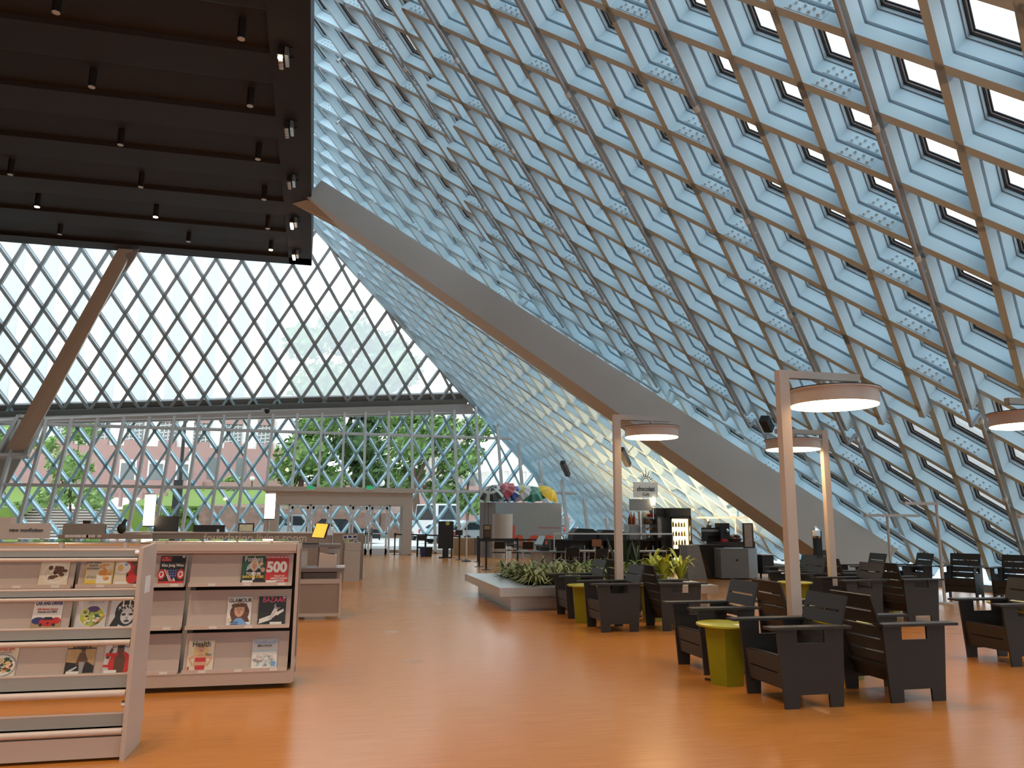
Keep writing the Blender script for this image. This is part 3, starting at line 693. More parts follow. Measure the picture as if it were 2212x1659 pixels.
def disc(a): a.rect('yellow', 0, 1, 0, 1).rect('cream', 0.04, 0.96, 0.08, 0.97).rect('white', 0.42, 0.95, 0.05, 0.40).blobs(['orange', 'gold', 'orange', 'cream'], 0.72, 0.45, 0.2, 0.26, 26, 0.07, 2).rect('yellow', 0.03, 0.4, 0.05, 0.16)
magazine('yellow and white magazine, top tier, left of the red one with a ball', (180, 240), 0, 'yellow', disc, [('title', 'Discover', 'brown', 0.5, 0.90, 0.20, 0.82, 0.003), ('headline', 'EVERYTHING\nWORTH\nKNOWING', 'black', 0.26, 0.66, 0.10, 0.8, 0.001), ('headline', 'SPECIAL ISSUE\nBEST THINKING', 'black', 0.24, 0.28, 0.05, 0.9, 0.0)])
def ball(a): a.rect('cream', 0, 1, 0, 1).ell('black', 0.72, 0.3, 0.28, 0.3).ell('red', 0.66, 0.62, 0.34, 0.30).ell('red', 0.66, 0.2, 0.2, 0.17).ell('brown', 0.70, 0.80, 0.15, 0.14).ell('brown', 0.80, 0.52, 0.10, 0.16).ell('white', 0.30, 0.58, 0.27, 0.21).ell('gold', 0.20, 0.58, 0.11, 0.13).ell('blue', 0.40, 0.70, 0.08, 0.05).rect('navy', 0.12, 0.30, 0.90, 0.99); slip(a)
magazine('magazine with a red clad player and a ball, top tier beside the near end panel', (243, 302), 0, 'cream', ball, [])
def kim(a):
    a.rect('black', 0, 1, 0, 1).rect('red', 0.03, 0.44, 0.80, 0.97)
    for q in range(7): a.pol('red' if q % 2 else 'white', [(0.18 + q * 0.05, 0.52 - q * 0.02), (0.24 + q * 0.05, 0.52 - q * 0.02), (0.50 + q * 0.03, 0.08), (0.45 + q * 0.03, 0.06)])
    a.pol('navy', [(0.30, 0.52), (0.76, 0.52), (0.66, 0.26), (0.54, 0.14), (0.40, 0.30)])
    for q in range(12): a.ell('white', 0.36 + (q % 4) * 0.10, 0.47 - (q // 4) * 0.09, 0.018, 0.014, 5); a.k -= 0.8
    for u in (0.10, 0.86): a.ell('red', u, 0.34, 0.15, 0.19); a.ell('white', u, 0.34, 0.10, 0.12); a.pol('red', [(u - 0.02, 0.44), (u + 0.03, 0.37), (u + 0.09, 0.36), (u + 0.03, 0.31), (u + 0.05, 0.24), (u - 0.02, 0.29), (u - 0.08, 0.25), (u - 0.05, 0.32), (u - 0.09, 0.37), (u - 0.04, 0.37)])
    a.rect('red', 0.0, 1, 0.0, 0.10).rect('white', 0.86, 0.97, 0.93, 0.99)
magazine('black magazine with striped flag heart and red circles, top tier right of end panel', (340, 395), 0, 'black', kim, [('title', 'Kim Jong Won', 'white', 0.52, 0.65, 0.135, 0.9, 0.004), ('masthead', 'The\nEconomist', 'white', 0.23, 0.885, 0.07, 0.9, 0.0)])
def forb(a): a.rect('green', 0, 1, 0, 1).ell('teal', 0.5, 0.5, 0.30, 0.26).ell('black', 0.55, 0.26, 0.42, 0.30).rect('white', 0.46, 0.56, 0.1, 0.42).face(0.52, 0.63, 0.24, 'skin', 'cream').ell('skin', 0.88, 0.48, 0.09, 0.09).rect('black', 0, 1, 0.0, 0.12).rect('gold', 0, 1, 0.985, 1).ell('gold', 0.80, 0.70, 0.08, 0.07); slip(a)
magazine('dark green magazine with a suited man, top tier near the right end', (519, 572), 0, 'green', forb, [('title', 'Forbes', 'white', 0.48, 0.86, 0.26, 0.9, 0.004), ('headline', 'TOP 100', 'white', 0.5, 0.33, 0.14, 1.0, 0.004), ('headline', 'INNOVATORS', 'yellow', 0.5, 0.22, 0.13, 0.88, 0.004)])
def f500(a):
    a.rect('red', 0, 1, 0, 1)
    slip(a)
magazine('bright red magazine with a huge white number, top tier at the right end', (571, 621), 0, 'red', f500, [('number', '500', 'white', 0.49, 0.56, 0.52, 0.92, 0.026), ('title', 'THE FORTUNE 500 ISSUE', 'white', 0.5, 0.93, 0.09, 0.85, 0.002), ('headline', "THE LIST OF\nAMERICA'S BIGGEST\nCOMPANIES", 'white', 0.62, 0.16, 0.085, 0.8, 0.002)])
def car(a): a.rect('white', 0, 1, 0, 1).rect('tan', 0, 1, 0.0, 0.30).ell('navy', 0.24, 0.30, 0.24, 0.12).ell('red', 0.84, 0.30, 0.16, 0.11).ell('red', 0.56, 0.25, 0.30, 0.14).pol('black', [(0.36, 0.32), (0.76, 0.32), (0.68, 0.42), (0.44, 0.42)]).ell('black', 0.34, 0.16, 0.06, 0.05).ell('black', 0.78, 0.16, 0.06, 0.05).pol('black', [(0.52, 0.24), (0.62, 0.24), (0.57, 0.15)])
magazine('magazine with three cars on a white cover, middle tier at the left', (74, 137), 1, 'white', car, [('title', 'CAR AND DRIVER', 'navy', 0.52, 0.88, 0.17, 0.62, 0.006), ('headline', 'Alfa Romeo Storms', 'red', 0.5, 0.68, 0.095, 0.85, 0.002), ('headline', 'Porsche and AMG', 'black', 0.5, 0.59, 0.095, 0.85, 0.002)])
def sea(a): a.rect('silver', 0, 1, 0, 1).ell('cream', 0.52, 0.42, 0.44, 0.37).ell('lime', 0.52, 0.42, 0.40, 0.33).blobs(['green', 'lime', 'yellow', 'green', 'cream'], 0.52, 0.40, 0.34, 0.27, 40, 0.06, 4).ell('purple', 0.55, 0.66, 0.20, 0.10).ell('cream', 0.28, 0.56, 0.14, 0.12).ell('lime', 0.28, 0.56, 0.11, 0.09).ell('brown', 0.28, 0.55, 0.04, 0.04).blobs(['white', 'red', 'cream'], 0.70, 0.30, 0.12, 0.07, 8, 0.05, 6).pol('tan', [(0.5, 0.06), (0.54, 0.05), (0.97, 0.42), (0.94, 0.45)])
magazine('magazine with a round vegetable salad, middle tier at the left', (169, 234), 1, 'silver', sea, [('title', 'SEATTLE', 'grey', 0.60, 0.91, 0.15, 0.9, 0.0)])
def bw(a):
    a.rect('silver', 0, 1, 0, 1).ell('black', 0.58, 0.52, 0.40, 0.46).pol('black', [(0.02, 0.04), (0.26, 0.5), (0.4, 0.2), (0.3, 0.04)]).ell('silver', 0.62, 0.40, 0.23, 0.27)
    R = random.Random(9)
    for i in range(46): a.ell('white', 0.30 + R.random() * 0.66, 0.62 + R.random() * 0.16, 0.022, 0.018, 6); a.k -= 0.85
    for u in (0.42, 0.66): a.rect('white', u, u + 0.045, 0.72, 0.97)
    a.k += 1
    for u in (0.50, 0.76): a.ell('black', u, 0.46, 0.08, 0.035, 10)
    a.ell('grey', 0.63, 0.34, 0.04, 0.05).ell('black', 0.63, 0.24, 0.10, 0.028, 10).rect('white', 0, 1, 0, 0.06)
magazine('black and white magazine of a woman in a beaded cap, middle tier', (241, 301), 1, 'silver', bw, [])
def glam(a): a.rect('white', 0, 1, 0, 1).ell('brown', 0.52, 0.45, 0.40, 0.34).pol('brown', [(0.1, 0.1), (0.3, 0.5), (0.75, 0.5), (0.96, 0.12)]).pol('blue', [(0.12, 0), (0.40, 0.26), (0.62, 0.26), (0.9, 0.0)]).ell('skin', 0.5, 0.52, 0.19, 0.23).face(0.5, 0.53, 0.30, 'skin', 'skin').ell('brown', 0.36, 0.70, 0.2, 0.07).ell('brown', 0.62, 0.71, 0.2, 0.07).ell('cream', 0.12, 0.18, 0.10, 0.08)
magazine('white magazine with a long haired woman in light blue, middle tier right bay', (494, 546), 1, 'white', glam, [('title', 'GLAMOUR', 'black', 0.52, 0.87, 0.19, 0.86, 0.003), ('headline', 'We Rise\nTogether', 'black', 0.33, 0.07, 0.08, 0.9, 0.001)])
def baz(a): a.rect('black', 0, 1, 0, 1).pol('white', [(0.03, 0.04), (0.10, 0.22), (0.46, 0.34), (0.60, 0.62), (0.72, 0.60), (0.66, 0.34), (0.44, 0.16)]).pol('silver', [(0.36, 0.2), (0.58, 0.5), (0.66, 0.46), (0.5, 0.18)]).ell('grey', 0.70, 0.66, 0.13, 0.11).ell('black', 0.75, 0.70, 0.12, 0.10).pol('white', [(0.6, 0.4), (0.92, 0.56), (0.94, 0.48), (0.7, 0.32)]).pol('white', [(0.05, 0.20), (0.30, 0.28), (0.28, 0.24), (0.06, 0.14)]).rect('white', 0.45, 0.88, 0.0, 0.10).rect('white', 0.86, 0.98, 0.93, 0.985)
magazine('black magazine with a pale reclining figure, middle tier at the right end', (561, 620), 1, 'black', baz, [('title', 'BAZAAR', 'pink', 0.56, 0.87, 0.27, 0.78, 0.0)])
def cook(a): a.rect('cream', 0, 1, 0, 1).ell('grey', 0.5, 0.36, 0.52, 0.38).ell('white', 0.5, 0.36, 0.46, 0.33).blobs(['orange', 'red', 'gold', 'white', 'brown', 'green'], 0.5, 0.36, 0.36, 0.25, 40, 0.07, 11)
magazine('magazine with a pasta dish, bottom tier at the left edge of the photo', (-14, 52), 2, 'cream', lambda a: (cook(a), slip(a)), [('title', 'CookingLight', 'red', 0.5, 0.89, 0.15, 0.85, 0.001), ('headline', 'FASTER WEEKNIGHT DINNERS', 'black', 0.5, 0.77, 0.045, 0.9, 0.0)])
def esq(a): a.rect('tan', 0, 1, 0, 1).rect('black', 0, 1, 0.82, 0.86).pol('black', [(0.0, 0.04), (0.0, 0.40), (0.40, 0.36), (0.72, 0.42), (1, 0.26), (1, 0.04)]).pol('brown', [(0.34, 0.32), (0.44, 0.70), (0.62, 0.72), (0.76, 0.46), (0.66, 0.24)]).ell('brown', 0.56, 0.78, 0.08, 0.075).ell('black', 0.56, 0.83, 0.085, 0.035).pol('grey', [(0.46, 0.4), (0.66, 0.4), (0.62, 0.02), (0.50, 0.04)]).pol('silver', [(0.1, 0.12), (0.4, 0.26), (0.42, 0.22), (0.2, 0.08)]); slip(a)
magazine('tan magazine with a man seated on a car, bottom tier at the left', (157, 218), 2, 'tan', esq, [('title', 'Esquire', 'black', 0.5, 0.92, 0.22, 0.9, 0.004)])
def ess(a): a.rect('silver', 0, 1, 0, 1).ell('red', 0.58, 0.30, 0.42, 0.42).pol('brown', [(0.40, 0.0), (0.36, 0.46), (0.5, 0.62), (0.68, 0.62), (0.78, 0.44), (0.74, 0.0)]).ell('brown', 0.56, 0.76, 0.13, 0.15).ell('black', 0.56, 0.87, 0.13, 0.06).pol('brown', [(0.05, 0.5), (0.22, 0.84), (0.3, 0.78), (0.16, 0.46)]).rect('red', 0.04, 0.34, 0.55, 0.66).rect('red', 0.0, 0.25, 0.2, 0.28); slip(a)
magazine('magazine with a man in an open red jacket, bottom tier beside the end panel', (238, 297), 2, 'silver', ess, [('title', 'ESSENCE', 'black', 0.58, 0.89, 0.18, 0.85, 0.0)])
def hea(a): a.rect('cream', 0, 1, 0, 1).ell('gold', 0.5, 0.62, 0.30, 0.30).ell('skin', 0.5, 0.25, 0.26, 0.28).pol('skin', [(0.02, 0.42), (0.26, 0.52), (0.30, 0.42), (0.12, 0.36), (0.26, 0.16), (0.2, 0.12)]).pol('skin', [(0.98, 0.42), (0.74, 0.52), (0.70, 0.42), (0.88, 0.36), (0.74, 0.16), (0.8, 0.12)]).rect('red', 0.30, 0.70, 0.28, 0.42).rect('red', 0.32, 0.68, 0.0, 0.16).ell('skin', 0.5, 0.72, 0.13, 0.14).ell('black', 0.45, 0.75, 0.02, 0.012, 8).ell('black', 0.55, 0.75, 0.02, 0.012, 8).ell('red', 0.5, 0.66, 0.05, 0.015, 8).rect('red', 0.03, 0.10, 0.0, 0.12)
magazine('magazine with a blonde woman in a red top, bottom tier right bay', (416, 472), 2, 'cream', hea, [('title', 'Health', 'black', 0.5, 0.87, 0.27, 0.85, 0.003), ('headline', 'Kate', 'black', 0.80, 0.52, 0.12, 0.9, 0.0)])
def hou(a): a.rect('silver', 0, 1, 0, 1).rect('teal', 0.02, 0.98, 0.0, 0.62).rect('white', 0.02, 0.98, 0.0, 0.55).blobs(['white', 'grey', 'teal', 'cream', 'silver'], 0.5, 0.25, 0.4, 0.2, 40, 0.06, 17).rect('blue', 0.76, 0.94, 0.06, 0.22).rect('grey', 0.12, 0.42, 0.22, 0.27).blobs(['white'], 0.4, 0.45, 0.15, 0.06, 10, 0.03, 8)
magazine('pale magazine with a living room, bottom tier at the right end', (553, 608), 2, 'silver', hou, [('title', 'HouseBeautiful', 'blue', 0.52, 0.89, 0.17, 0.8, 0.001), ('headline', 'SMALL SPACES', 'black', 0.48, 0.76, 0.085, 0.9, 0.002)])

# ------------------------------------------------------------------ sign and things on and behind the shelving
M_signp = mat('beige sign board', (0.56, 0.43, 0.36), 0.5, vary=0.02)
a, b = aty(0, 1130, 11.3), aty(107, 1162, 11.3)
r = thing('shelf_sign', 'beige sign reading new nonfiction on top of the farther shelving', 'sign', ((a.x + b.x) / 2, 11.3, 1.365))
MB().box(a.x, b.x, 11.29, 11.31, 1.365, a.z + 0.0).build('board', M_signp, r)
text('lettering', 'new nonfiction', K['black'], r, ((a.x + b.x) / 2 + 0.02, 11.285, (a.z + 1.365) / 2 + 0.01), 0.066, offset=0.0012)
a, b = aty(-8, 1117, 12.6), aty(28, 1129, 12.6)
tag(MB().box(a.x, b.x, 12.5, 12.7, 0, a.z).build('book_return_cabinet', M_signp, org=((a.x + b.x) / 2, 12.6, 0)), 'beige cabinet at the left edge behind the nonfiction sign', 'cabinet')

M_desk = mat('brown grey laminate', (0.30, 0.24, 0.20), 0.45, vary=0.05)
M_deskl = mat('pale laminate', (0.52, 0.46, 0.41), 0.4, vary=0.03)
M_wk = mat('dark grey worktop', (0.16, 0.13, 0.12), 0.35)
YD = 19.0
xl, xr = aty(262, 1160, YD).x, aty(741, 1160, YD).x; zt = aty(600, 1150, YD).z
r = thing('reception_desk', 'long brown reception desk with pale raised lettering, behind the magazine shelves', 'desk', ((xl + xr) / 2, YD + 0.5, 0))
MB().box(xl, xr, YD, YD + 0.08, 0, zt - 0.03).build('front_panel', M_desk, r)
MB().box(xl, xr, YD - 0.02, YD + 0.75, zt - 0.03, zt).build('counter_top', M_deskl, r)
MB().box(xl, xl + 0.05, YD + 0.08, YD + 0.75, 0, zt - 0.03).build('side_panel', M_desk, r)
MB().box(xr - 0.05, xr, YD + 0.08, YD + 0.75, 0, zt - 0.03).build('side_panel', M_desk, r)
tx = aty(484, 1168, YD)
text('lettering', 'foundation living room', K['cream'], r, (aty(439, 1168, YD).x, YD - 0.006, aty(500, 1162, YD).z), 0.25, align='LEFT', offset=0.002, sx=1.0)
def lantern(px, pyt, pyb, label, y=19.35):
    t = aty(px, pyt, y); b = aty(px, pyb, y)
    r = thing('lantern_lamp', label, 'lamp', (t.x, y, zt), group='glowing cylinder lamps on the reception desk')
    MB().lathe([(0.10, b.z), (0.115, b.z), (0.115, t.z), (0.10, t.z)], (t.x, y, 0), 24).build('lamp_shade', mat('lit paper shade', (1, 0.95, 0.85), 0.6, emit=(1.0, 0.80, 0.52), estr=7), r, smooth=True)
    MB().cyl((t.x, y, zt + 0.02), (t.x, y, b.z), 0.018, n=10).build('stem', M_chr, r)
    MB().lathe([(0.10, zt), (0.10, zt + 0.015), (0.02, zt + 0.025)], (t.x, y, 0), 20).build('base', M_chr, r)
    MB().lathe([(0.118, t.z - 0.01), (0.118, t.z + 0.02), (0.05, t.z + 0.025)], (t.x, y, 0), 24).build('cap', M_lip, r)
    MB().lathe([(0.118, b.z - 0.02), (0.118, b.z + 0.01)], (t.x, y, 0), 24).build('collar', M_dkm, r)
lantern(326, 1068, 1136, 'glowing white cylinder lamp in front of the black monitor, left of the two')
lantern(585, 1066, 1121, 'glowing white cylinder lamp beside the entrance doors, right of the two')
def monitor(px0, py0, px1, py1, y, label, scr=None, foot=None, cat='monitor'):
    a, b = aty(px0, py0, y), aty(px1, py1, y); cx = (a.x + b.x) / 2
    fz = zt if foot is None else foot
    r = thing('monitor', label, cat, (cx, y, fz), group='computer monitors')
    MB().box(a.x, b.x, y, y + 0.05, b.z, a.z).build('housing', M_blk, r)
    if scr: MB().box(a.x + 0.03, b.x - 0.03, y - 0.004, y, b.z + 0.03, a.z - 0.03).build('screen', scr, r)
    MB().box(cx - 0.04, cx + 0.04, y + 0.05, y + 0.09, fz + 0.01, b.z + 0.10).build('stand', M_dkm, r)
    MB().box(cx - 0.15, cx + 0.15, y - 0.02, y + 0.18, fz, fz + 0.012).build('foot', M_dkm, r)
    return r
monitor(334, 1115, 384, 1149, 19.45, 'black monitor on the desk behind the left cylinder lamp')
r = monitor(418, 1134, 484, 1163, 19.2, 'black backed monitor with a pale bracket on the reception desk', foot=zt - 0.25)
a = aty(450, 1152, 19.15); b = aty(472, 1164, 19.15); m = MB(); m.box(a.x, b.x, 19.14, 19.2, b.z, b.z + 0.05); m.box(b.x - 0.05, b.x, 19.14, 19.2, b.z, aty(470, 1143, 19.15).z); m.box(a.x, a.x + 0.06, 19.14, 19.2, b.z, a.z); m.build('bracket', M_alu, r)
M_pic = mat('screen picture', (0.20, 0.17, 0.10), 0.3, vary=0.9, scale=9, emit=(0.30, 0.26, 0.16), estr=0.35)
monitor(515, 1130, 548, 1152, 19.6, 'small screen showing a picture, left of the entrance lamp', M_pic)
r = thing('task_chair', 'dark red chair back behind the reception desk', 'chair', (aty(640, 1165, 20.5).x, 20.5, 0))
a, b = aty(608, 1154, 20.5), aty(664, 1185, 20.5); MB().box(a.x, b.x, 20.5, 20.58, b.z - 0.1, a.z).build('backrest', mat('burgundy fabric', (0.10, 0.015, 0.03), 0.8), r)
cx = (a.x + b.x) / 2; MB().box(cx - 0.25, cx + 0.25, 20.05, 20.5, 0.45, 0.53).build('seat', M_blk, r); MB().cyl((cx, 20.3, 0.06), (cx, 20.3, 0.45), 0.03, n=10).build('post', M_chr, r)
s = MB()
for q in range(5): s.bar((cx, 20.3, 0.05), (cx + 0.3 * math.cos(q * 1.2566), 20.3 + 0.3 * math.sin(q * 1.2566), 0.03), 0.05, 0.04)
s.build('base', M_blk, r)
# partition with label cards, bird ornament, white monitor
a, b = aty(137, 1131, 18.5), aty(226, 1162, 18.5)
r = thing('display_partition', 'brown grey partition with a row of small white cards along its foot', 'partition', ((a.x + b.x) / 2, 18.5, 0))
MB().box(a.x, b.x, 18.5, 18.56, 0, a.z).build('panel', M_desk, r)
MB().box(b.x, b.x + 0.16, 18.5, 18.56, 0, a.z - 0.02).build('clear_wing', M_acr, r)
MB().box(aty(130, 1150, 18.3).x, aty(258, 1150, 18.3).x, 18.2, 18.5, 0, aty(150, 1155, 18.3).z).build('ledge', M_desk, r)
for q, p in enumerate((140, 150, 160, 176, 186, 196, 210, 220, 236)):
    c0_ = aty(p, 1160, 18.19); MB().box(c0_.x, c0_.x + (0.13 if q in (2, 3) else 0.08), 18.192, 18.199, c0_.z - 0.01, c0_.z + 0.045).build('name_card', M_white, r)
a = aty(188, 1124, 18.53); MB().box(a.x - 0.07, a.x + 0.07, 18.5, 18.6, aty(188, 1131, 18.53).z, a.z).build('camera_box', M_dkm, r)
o = aty(262, 1150, 18.1)
bd = MB(); bd.ball((o.x, 18.09, o.z + 0.08), 0.09, 0.07, 0.11); bd.cyl((o.x + 0.01, 18.09, o.z + 0.10), (o.x + 0.05, 18.09, o.z + 0.24), 0.065, 0.032, n=10); bd.ball((o.x + 0.055, 18.09, o.z + 0.25), 0.04); bd.cyl((o.x + 0.08, 18.09, o.z + 0.255), (o.x + 0.12, 18.09, o.z + 0.25), 0.014, 0.002, n=8); pass
tag(bd.build('bird_ornament', M_blk, org=(o.x, 18.09, o.z)), 'small black bird ornament on the ledge right of the brown partition', 'ornament')
tag(MB().box(aty(228, 1155, 18.3).x, aty(300, 1155, 18.3).x + 0.3, 18.0, 18.18, 0, o.z - 0.03).build('low_counter', M_desk, org=(o.x, 18.3, 0)), 'low brown counter carrying the bird ornament', 'counter')

# desk with the orange screen, and the leaflet column
YK = 13.5
xa, xb = -1.6, 0.19
r = thing('service_desk', 'grey service desk with two worktops behind the right end of the magazine shelf', 'desk', (-0.6, 14.0, 0))
zl, zu = aty(700, 1227, YK).z, aty(700, 1176, YK + 0.35).z
MB().box(xa, xb - 0.02, YK, YK + 0.04, 0.10, aty(700, 1256, YK).z).build('front_panel', M_desk, r)
f = MB()
for x in (xa, -0.55, xb - 0.04): f.box(x, x + 0.04, YK - 0.015, YK + 0.05, 0.03, zl - 0.03)
f.box(xa, xb, YK - 0.012, YK + 0.05, 0.05, 0.10); f.box(xa, xb, YK - 0.012, YK + 0.05, aty(700, 1258, YK).z - 0.02, aty(700, 1252, YK).z + 0.01); f.build('frame', M_deskl, r)
MB().box(xa, xb + 0.03, YK - 0.06, YK + 0.7, zl - 0.06, zl).build('lower_worktop', M_wk, r)
MB().box(xa, aty(736, 1180, YK + 0.35).x, YK + 0.35, YK + 0.95, zu - 0.05, zu).build('upper_worktop', M_wk, r)
MB().box(-0.50, -0.40, YK + 0.4, YK + 0.5, 0.0, zu - 0.05).build('leg', M_deskl, r)
MB().box(xb - 0.25, xb - 0.05, YK + 0.55, YK + 0.65, 0.0, zu - 0.05).build('leg', M_deskl, r)
d = MB(); d.box(-0.45, 0.10, YK + 0.05, YK + 0.5, aty(700, 1250, YK).z, zl - 0.08); d.build('drawer', M_wk, r)
MB().box(xa, -0.6, YK + 0.45, YK + 0.50, zl, zu - 0.05).build('rear_panel', M_desk, r)
a, b = aty(689, 1195, YK + 0.15), aty(726, 1229, YK + 0.15)
wb = MB(); wb.hexa([(a.x, YK + 0.1, zl), (b.x, YK + 0.1, zl), (b.x, YK + 0.4, zl), (a.x, YK + 0.4, zl), (a.x + 0.01, YK + 0.1, a.z), (b.x + 0.01, YK + 0.1, a.z - 0.03), (b.x + 0.01, YK + 0.4, a.z - 0.03), (a.x + 0.01, YK + 0.4, a.z)])
bx = thing('white_box', 'pale pinkish white box standing on the lower worktop of the service desk', 'box', ((a.x + b.x) / 2, YK + 0.25, zl)); wb.build('body', M_signp, bx); MB().box(a.x + 0.04, b.x - 0.04, YK + 0.2, YK + 0.24, a.z - 0.03, a.z - 0.005).build('slot', M_blk, bx)
M_or = mat('orange lit screen', (0.8, 0.4, 0.05), 0.3, vary=0.25, scale=3, emit=(0.85, 0.36, 0.02), estr=0.75)
q = [aty(683, 1129, 14.4), aty(711, 1131, 14.4), aty(700, 1164, 14.2), aty(671, 1162, 14.2)]
r = thing('orange_screen', 'tilted screen glowing orange on a thin pole above the service desk', 'monitor', (aty(691, 1180, 14.2).x, 14.25, zu))
MB().prism(q, (0.02, 0.06, 0.0)).build('housing', M_blk, r)
cq = (q[0] + q[1] + q[2] + q[3]) / 4; nn = (q[1] - q[0]).cross(q[3] - q[0]).normalized(); nn = nn if nn.y < 0 else -nn
MB().prism([cq + (p - cq) * 0.88 + nn * 0.006 for p in q], -nn * 0.004).build('screen', M_or, r)
pb = aty(690, 1164, 14.25); MB().cyl((pb.x, 14.25, zl), (pb.x, 14.25, pb.z + 0.05), 0.014, n=8).build('pole', M_chr, r)
a = aty(721, 1126, 14.3); r2 = thing('screen_arm', 'pale monitor seen edge on with its bracket, right of the orange screen', 'monitor', (a.x, 14.3, zu))
MB().box(a.x - 0.012, a.x + 0.012, 14.1, 14.5, aty(721, 1150, 14.3).z, a.z).build('housing', M_white, r2); MB().box(a.x - 0.10, a.x, 14.28, 14.34, aty(721, 1156, 14.3).z, aty(721, 1146, 14.3).z).build('bracket', M_alu, r2); MB().cyl((a.x - 0.02, 14.31, zu), (a.x - 0.01, 14.31, aty(721, 1148, 14.3).z), 0.02, n=8).build('stem', M_chr, r2)
kb_ = MB(); x_ = aty(652, 1175, 14.0).x; kb_.box(x_, x_ + 0.28, 13.9, 14.1, zu, zu + 0.02); tag(kb_.build('keyboard', M_blk, org=(x_ + 0.14, 14.0, zu)), 'black keyboard on the upper worktop below the orange screen', 'keyboard')
p0 = aty(733, 1222, YK + 0.2); pp = MB(); pp.box(p0.x - 0.05, p0.x + 0.09, YK + 0.05, YK + 0.3, zl, zl + 0.03); tag(pp.build('paper_stack', M_white, org=(p0.x, YK + 0.2, zl)), 'small stack of papers right of the white box', 'paper')
# leaflet column
a, b = aty(741, 1257, 21.3), aty(776, 1255, 21.3); zc = aty(755, 1172, 21.3).z
r = thing('leaflet_column', 'tall pale cabinet column topped with small printed leaflets', 'cabinet', ((a.x + b.x) / 2, 21.5, 0))
MB().box(a.x, b.x, 21.3, 21.75, 0, aty(755, 1190, 21.3).z).build('body', M_deskl, r)
MB().box(a.x + 0.01, b.x + 0.01, 21.31, 21.74, aty(755, 1189.5, 21.3).z, zc).build('upper_box', M_deskl, r)
for q, (px, py) in enumerate(((741, 1159), (751, 1158), (762, 1158), (744, 1167), (764, 1170))):
    p = aty(px, py, 21.5); l = MB(); w = 0.12; l.box(p.x, p.x + w, 21.5, 21.52, max(zc - 0.02, p.z - 0.08), p.z + 0.03); lf = l.build('leaflet', K['white'], r); MB().box(p.x + 0.015, p.x + w - 0.015, 21.497, 21.4995, p.z - 0.05, p.z + 0.012).build('print', K['lime'] if q == 3 else K['navy'], lf)
a, b = aty(731, 1152, 22.2), aty(783, 1250, 22.2)
r = thing('brown_divider', 'brown divider panel with a pale round mark behind the leaflet column', 'partition', ((a.x + b.x) / 2, 22.2, 0))
MB().box(a.x - 0.9, b.x, 22.2, 22.3, 0, a.z).build('panel', M_desk, r)
c = aty(726, 1163, 22.19); MB().lathe([(0.0, 0), (0.14, 0), (0.14, 0.006), (0.0, 0.006)], (c.x, 22.195, c.z), 24, axis=Matrix.Rotation(math.pi / 2, 3, 'X')).build('round_mark', M_deskl, r)
# ------------------------------------------------------------------ entrance: portal, doors, signs
YV = 36.65
X = lambda px: aty(px, 1140, YV).x
pv = MB(); pv.box(-3.05, X(597), YV, YV + 1.6, 0, 2.28, 0); pv.box(X(869), 3.62, YV, YV + 1.6, 0, 2.28, 0); pv.box(-3.05, 3.62, YV, YV + 2.4, 2.28, 2.95, 0); pv.box(-3.15, 3.72, YV - 0.12, YV + 2.2, 2.86, 3.08, 0); pv.box(-3.05, 3.62, YV - 0.03, YV, 2.70, 2.74, 0)
for px in (622, 668.5, 712.5, 755.5, 797.5, 841.5): pv.box(X(px) - 0.045, X(px) + 0.045, YV + 0.25, YV + 0.37, 0, 2.28, 1)
pv.box(X(597), X(869), YV + 0.25, YV + 0.37, 2.22, 2.28, 1)
struct(pv.build('trim_4', [mat('taupe painted portal', (0.62, 0.57, 0.52), 0.5, vary=0.03), M_alu]))
gl = MB()
for a, b in ((597, 622), (712.5, 755.5), (841.5, 869)): gl.poly([(X(a), YV + 0.3, 0), (X(b), YV + 0.3, 0), (X(b), YV + 0.3, 2.22), (X(a), YV + 0.3, 2.22)])
struct(gl.build('window_4', G_S))
for k, (a, b, hs) in enumerate(((624, 667, 1), (670, 711, -1), (757, 796, 1), (799, 840, -1))):
    xa, xb = X(a) + 0.05, X(b) - 0.05; d = MB()
    for u0, u1, v0, v1 in ((xa, xa + 0.09, 0, 2.2), (xb - 0.09, xb, 0, 2.2), (xa, xb, 0.0, 0.28), (xa, xb, 2.08, 2.2), (xa, xb, 0.94, 0.99)): d.box(u0, u1, YV + 0.28, YV + 0.33, v0, v1)
    o = struct(d.build('door_%d' % (k + 1), M_alu, org=((xa + xb) / 2, YV + 0.3, 0)))
    MB().poly([(xa, YV + 0.305, 0.2), (xb, YV + 0.305, 0.2), (xb, YV + 0.305, 2.1), (xa, YV + 0.305, 2.1)]).build('pane', G_S, o)
    xh = xb - 0.06 if hs > 0 else xa + 0.06; MB().cyl((xh, YV + 0.22, 0.85), (xh, YV + 0.22, 1.25), 0.018, n=8).build('handle', M_blk, o)
M_green = mat('green exit sign', (0.02, 0.30, 0.12), 0.4, emit=(0.02, 0.35, 0.14), estr=0.5)
for a, b, lab in ((664, 678, 'small green sign above the entrance doors, left of two'), (792, 806, 'small green sign above the entrance doors, right of two')):
    p, q = aty(a, 1049.5, YV - 0.15), aty(b, 1057, YV - 0.15); r = thing('exit_sign', lab, 'sign', ((p.x + q.x) / 2, YV - 0.13, q.z), group='green exit signs')
    MB().box(p.x, q.x, YV - 0.16, YV - 0.12, q.z, p.z).build('sign_face', M_green, r); MB().box(p.x - 0.03, q.x + 0.03, YV - 0.17, YV - 0.1, q.z - 0.05, q.z).build('mount', M_white, r)
p = aty(577, 887, 40.2); r = thing('security_camera', 'small dark dome camera under the sill of the far lattice wall', 'camera', tuple(p))
